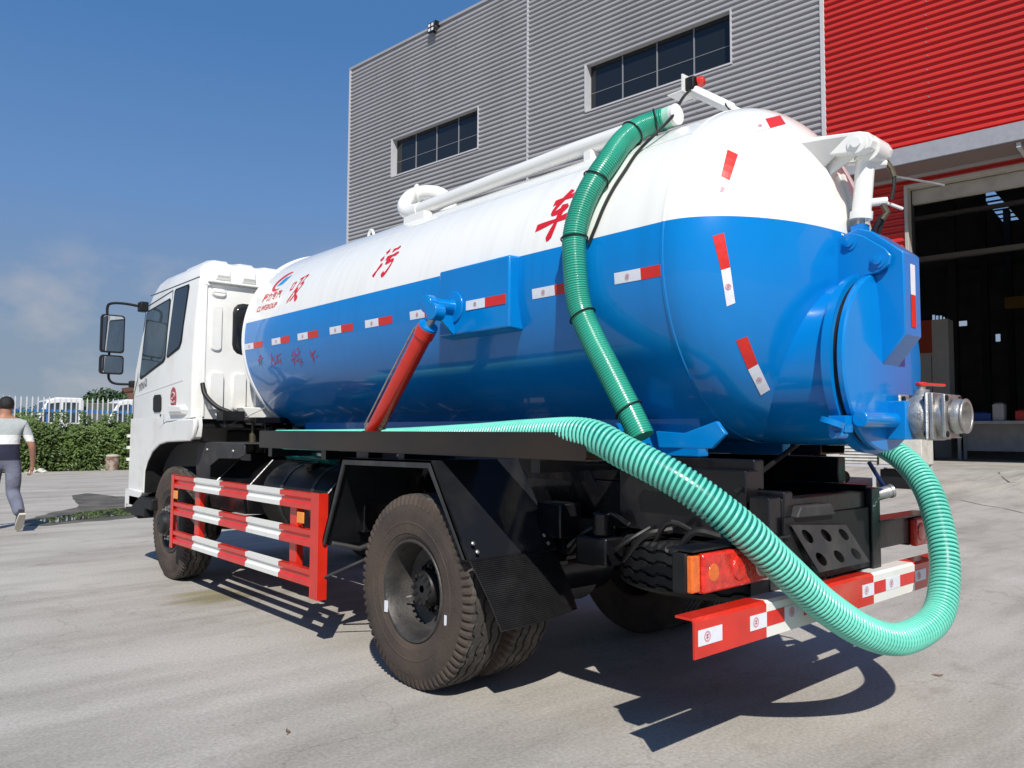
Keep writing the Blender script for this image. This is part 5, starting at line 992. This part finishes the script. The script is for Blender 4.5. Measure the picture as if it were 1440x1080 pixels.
# paint bucket, carton and litter at the hedge foot
P_ = un(157, 661, 'z', 0.); bk = empty('paint_bucket', (P_[0], P_[1], 0), label='rusty pale paint bucket with a lid standing at the foot of the hedge', cat='bucket')
MB().lathe([(.20, 0), (.22, .05), (.235, .44), (.245, .46)], (0, 0, 0), (0, 0, 1), 24).build('pail', mat('bucket_rusty', (.40, .36, .30), .7, c2=(.22, .10, .07), vscale=5, c2fac=(.45, .6)), bk); MB().lathe([(.25, .455), (.26, .47), (.26, .50), (.18, .53), (.02, .535)], (0, 0, 0), (0, 0, 1), 24).build('lid', mat('lid_pale', (.5, .48, .42), .6), bk)
MB().tube([(.245*math.cos(t), -.05-.245*math.sin(t)*.3, .44-.2*math.sin(t)) for t in np.linspace(0, math.pi, 12)], .006, 5).build('handle', STEEL, bk)
P_ = un(145, 661, 'z', 0.); ct = MB().box((0, 0, .1), (.28, .25, .2)).build('carton', mat('carton_white', (.6, .58, .52), .7, var=.1), bevel=.01); ct.location = (P_[0], P_[1], 0); tag(ct, 'small off-white carton lying beside the paint bucket', 'carton')
rs = random.Random(5)
for (u, v, sz, lab) in ((106, 660, .35, 'crumpled white sheet of plastic at the hedge foot'), (92, 662, .3, 'pale scrap of torn card by the hedge'), (50, 664, .45, 'loose heap of pale rubbish at the hedge corner')):
    P_ = un(u, v, 'z', 0.); m_ = MB(); n = 6; g = [[(sz*(i/n-.5)*1.4+rs.uniform(-.03, .03), sz*(j/n-.5)+rs.uniform(-.03, .03), max(.0, .14*math.sin(i/n*3.14)*math.sin(j/n*3.14)+rs.uniform(-.02, .05))) for i in range(n+1)] for j in range(n+1)]
    o = m_.loops(g, False, False, False).build('litter', mat('litter_pale', (.6, .6, .55), .7, var=.2), smooth=0); o.location = (P_[0], P_[1], 0); tag(o, lab, 'litter')
for (u, v, lab) in ((1320, 951, 'small dry curled leaf on bare concrete right of the hose shadow'), (405, 1030, 'dark dead insect-sized twig on concrete before the rear wheel'), (1143, 765, 'tiny brown leaf lying on the yard under the bumper')):
    P_ = un(u, v, 'z', 0.); m_ = MB(); m_.loops([[(-.022*(1-abs(f))-.0, .04*f, .006+.008*f*f), (0, .04*f, .002+.006*f*f), (.022*(1-abs(f)), .04*f, .012+.008*f*f)] for f in np.linspace(-1, 1, 6)], False, False, False)
    m_.tube([(0, .03, .01), (.02, .06, .004)], .0025, 5); o = m_.build('dry_leaf', mat('leaf_brown', (.22, .14, .09) if u > 500 else (.04, .03, .03), .8), smooth=0); o.location = (P_[0], P_[1], .002); o.scale = (.6, .6, .6); o.rotation_euler = (0, 0, u); tag(o, lab, 'leaf')

# ================================================================== PERSON walking away
def person(loc, rz):
    J = {}; order = []
    def j(n, p, r): J[n] = (p, r); order.append(n)
    # facing +y, left -x; metres
    j('pelvis', (0, 0, .97), (.185, .13)); j('waist', (0, .0, 1.10), (.182, .13)); j('chest', (0, .01, 1.28), (.195, .125)); j('upchest', (0, .005, 1.42), (.175, .105)); j('neck', (0, .01, 1.53), (.062, .062)); j('skull0', (0, .02, 1.60), (.078, .088)); j('skull', (0, .025, 1.69), (.085, .098)); j('crown', (0, .02, 1.765), (.055, .065))
    for s, n in ((-1, 'l'), (1, 'r')):
        j(n+'sh', (s*.205, 0, 1.43), (.072, .072)); j(n+'ua', (s*.265, -.01, 1.28), (.068, .068)); j(n+'el', (s*.315, -.03, 1.13), (.046, .046)); j(n+'fa', (s*.345, .03, 1.0), (.040, .040)); j(n+'wr', (s*.365, .08, .885), (.028, .03)); j(n+'pa', (s*.368, .11, .825), (.024, .042)); j(n+'kn', (s*.365, .125, .785), (.020, .038))
        fw = .16 if s < 0 else -.10
        j(n+'hip', (s*.095, fw*.1, .90), (.115, .115)); j(n+'th', (s*.105, fw*.6, .70), (.108, .105))
    j('lkn', (-.105, .16, .50), (.064, .066)); j('lca', (-.11, .14, .34), (.085, .088)); j('lan', (-.115, .12, .10), (.078, .08))
    j('rkn', (.105, -.06, .50), (.064, .066)); j('rca', (.11, -.22, .385), (.086, .086)); j('ran', (.115, -.40, .225), (.07, .072))
    E_ = [('pelvis', 'waist'), ('waist', 'chest'), ('chest', 'upchest'), ('upchest', 'neck'), ('neck', 'skull0'), ('skull0', 'skull'), ('skull', 'crown')]
    for n in 'lr': E_ += [('upchest', n+'sh'), (n+'sh', n+'ua'), (n+'ua', n+'el'), (n+'el', n+'fa'), (n+'fa', n+'wr'), (n+'wr', n+'pa'), (n+'pa', n+'kn'), ('pelvis', n+'hip'), (n+'hip', n+'th'), (n+'th', n+'kne')]
    E_ = [(a, b) for a, b in E_ if not b.endswith('kne')]+[('lth', 'lknee'), ('lknee', 'lca'), ('lca', 'lan'), ('rth', 'rknee'), ('rknee', 'rca'), ('rca', 'ran')]
    J['lknee'] = ((-.105, .16, .50), (.088, .09)); J['rknee'] = ((.105, -.04, .50), (.088, .09))
    for s, n in ((-1, 'l'), (1, 'r')): J[n+'kn'] = ((s*.365, .125, .785), (.020, .038))
    # curled fingers and a thumb on each hand
    for s, n in ((-1, 'l'), (1, 'r')):
        for q, (dy, ln) in enumerate(((.032, .9), (.010, 1.0), (-.013, .95), (-.034, .75))):
            b0 = Vector((s*.365, .12+dy, .785)); p1 = b0+V(-s*.004, .006, -.042*ln); p2 = p1+V(-s*.024*ln, .004, -.020*ln); p3 = p2+V(-s*.022*ln, 0, .010)
            for nm, p, r in ((f'{n}f{q}a', p1, .0095), (f'{n}f{q}b', p2, .009), (f'{n}f{q}c', p3, .008)): J[nm] = (tuple(p), (r, r))
            E_ += [(n+'kn', f'{n}f{q}a'), (f'{n}f{q}a', f'{n}f{q}b'), (f'{n}f{q}b', f'{n}f{q}c')]
        J[n+'t0'] = ((s*.356, .155, .825), (.012, .012)); J[n+'t1'] = ((s*.342, .175, .795), (.0105, .0105)); J[n+'t2'] = ((s*.330, .175, .772), (.009, .009)); E_ += [(n+'wr', n+'t0'), (n+'t0', n+'t1'), (n+'t1', n+'t2')]
    names = [k for k in J]; idx = {k: i for i, k in enumerate(names)}; me = bpy.data.meshes.new('body'); me.from_pydata([J[k][0] for k in names], [(idx[a], idx[b]) for a, b in E_], [])
    o = bpy.data.objects.new('body', me); col.objects.link(o); o.modifiers.new('skin', 'SKIN')
    if not me.skin_vertices: me.attributes  # layer is made with the modifier
    bm = bmesh.new(); bm.from_mesh(me); ly = bm.verts.layers.skin.verify(); bm.verts.ensure_lookup_table()
    for k in names: v = bm.verts[idx[k]][ly]; v.radius = J[k][1]; v.use_root = (k == 'pelvis')
    bm.to_mesh(me); bm.free()
    ss_ = o.modifiers.new('sub', 'SUBSURF'); ss_.levels = 3; ss_.render_levels = 3
    dg = bpy.context.evaluated_depsgraph_get(); dg.update(); ev = bpy.data.meshes.new_from_object(o.evaluated_get(dg)); bpy.data.objects.remove(o)
    e = empty('person', loc, rz, label='person in a grey, white and navy striped T-shirt walking away past the puddle', cat='person')
    JN = mat('grey_trousers', (.13, .14, .19), .85, var=.25, vscale=7, bump=.6, bscale=14)
    SM = mat('striped_shirt', (.5, .5, .5), .85, bump=.7, bscale=9); tn = SM.node_tree; cr_ = tn.nodes.new('ShaderNodeValToRGB'); cr_.color_ramp.interpolation = 'CONSTANT'; el = cr_.color_ramp.elements
    el[0].position = 0; el[0].color = (.13, .14, .19, 1); el[1].position = .465; el[1].color = (.018, .02, .045, 1)
    for ps, cc in ((.575, (.78, .79, .78, 1)), (.640, (.42, .46, .46, 1))): k_ = el.new(ps); k_.color = cc
    t_ = tn.nodes.new('ShaderNodeTexCoord'); x_ = tn.nodes.new('ShaderNodeSeparateXYZ'); d_ = tn.nodes.new('ShaderNodeMath'); d_.operation = 'MULTIPLY'; d_.inputs[1].default_value = .5
    tn.links.new(t_.outputs['Object'], x_.inputs[0]); tn.links.new(x_.outputs['Z'], d_.inputs[0]); tn.links.new(d_.outputs[0], cr_.inputs[0]); tn.links.new(cr_.outputs[0], tn.nodes['Principled BSDF'].inputs['Base Color'])
    ev.materials.clear()
    for m in [SKIN, JN, SM]: ev.materials.append(m)
    for p in ev.polygons:
        x, y, z = p.center; arm = abs(x) > .225 and z < 1.19
        k = 0 if (z > 1.505 or arm) else (1 if z < .90 else 2)
        p.material_index = k
    ev.shade_smooth(); b = bpy.data.objects.new('body', ev); col.objects.link(b); b.parent = e
    # hair cap, ears, nose, shoes
    m_ = MB(); L = []
    for z, r in ((1.635, .86), (1.66, 1.02), (1.70, 1.07), (1.74, 1.02), (1.775, .8), (1.80, .45), (1.807, .05)):
        L.append([(.088*r*math.cos(t), .018+(.104*r*math.sin(t)), z+(.05 if (math.sin(t) > .5 and z < 1.69) else 0)) for t in np.linspace(0, 2*math.pi, 20, endpoint=False)])
    m_.loops(L).build('hair', HAIR, e, smooth=80)
    for s in (-1, 1): MB().lathe([(.01, -.006), (.028, 0), (.026, .008), (.008, .010)], (s*.084, .02, 1.655), (s, -.4, 0), 12).build('ear', SKIN, e)
    MB().loops([[(-.012, .105, 1.67), (.012, .105, 1.67), (0, .112, 1.675)], [(-.018, .105, 1.635), (.018, .105, 1.635), (0, .135, 1.638)]]).build('nose', SKIN, e)
    for s in (-1, 1): MB().lathe([(.012, 0), (.006, .006)], (s*.032, .104, 1.68), (0, 1, 0), 10).build('eye', TIE, e)
    MB().bb((-.025, .108, 1.606), (.025, .114, 1.612)).build('mouth', mat('lips', (.3, .1, .08), .5), e)
    SO = mat('shoe_sole', (.55, .52, .45), .8); SB = mat('shoe_black', (.03, .03, .035), .6)
    def shoe(c, tilt):
        M_ = Matrix.Translation(c) @ Matrix.Rotation(tilt, 4, 'X'); oul = [(-.035, -.09), (.035, -.09), (.043, -.02), (.048, .08), (.04, .16), (.015, .195), (-.015, .195), (-.04, .16), (-.046, .08), (-.042, -.02)]
        def lp(k, z): return [M_ @ Vector((x*k, (y-.05)*k+.05, z)) for x, y in oul]
        s_ = MB().loops([lp(1.04, 0), lp(1.06, .028)]).build('shoe_sole', SO, e); MB().loops([lp(1, .028), lp(1, .05), [M_ @ Vector((x*.9, y*.8-.01, .085-.12*max(0, y))) for x, y in oul], [M_ @ Vector((x*.7, y*.42-.04, .12)) for x, y in oul]]).build('shoe', SB, e, smooth=60)
    shoe(V(-.115, .11, 0), 0); shoe(V(.118, -.455, .165), R(-50))
    return e
person((-1.66, 9.02, 0), R(4))
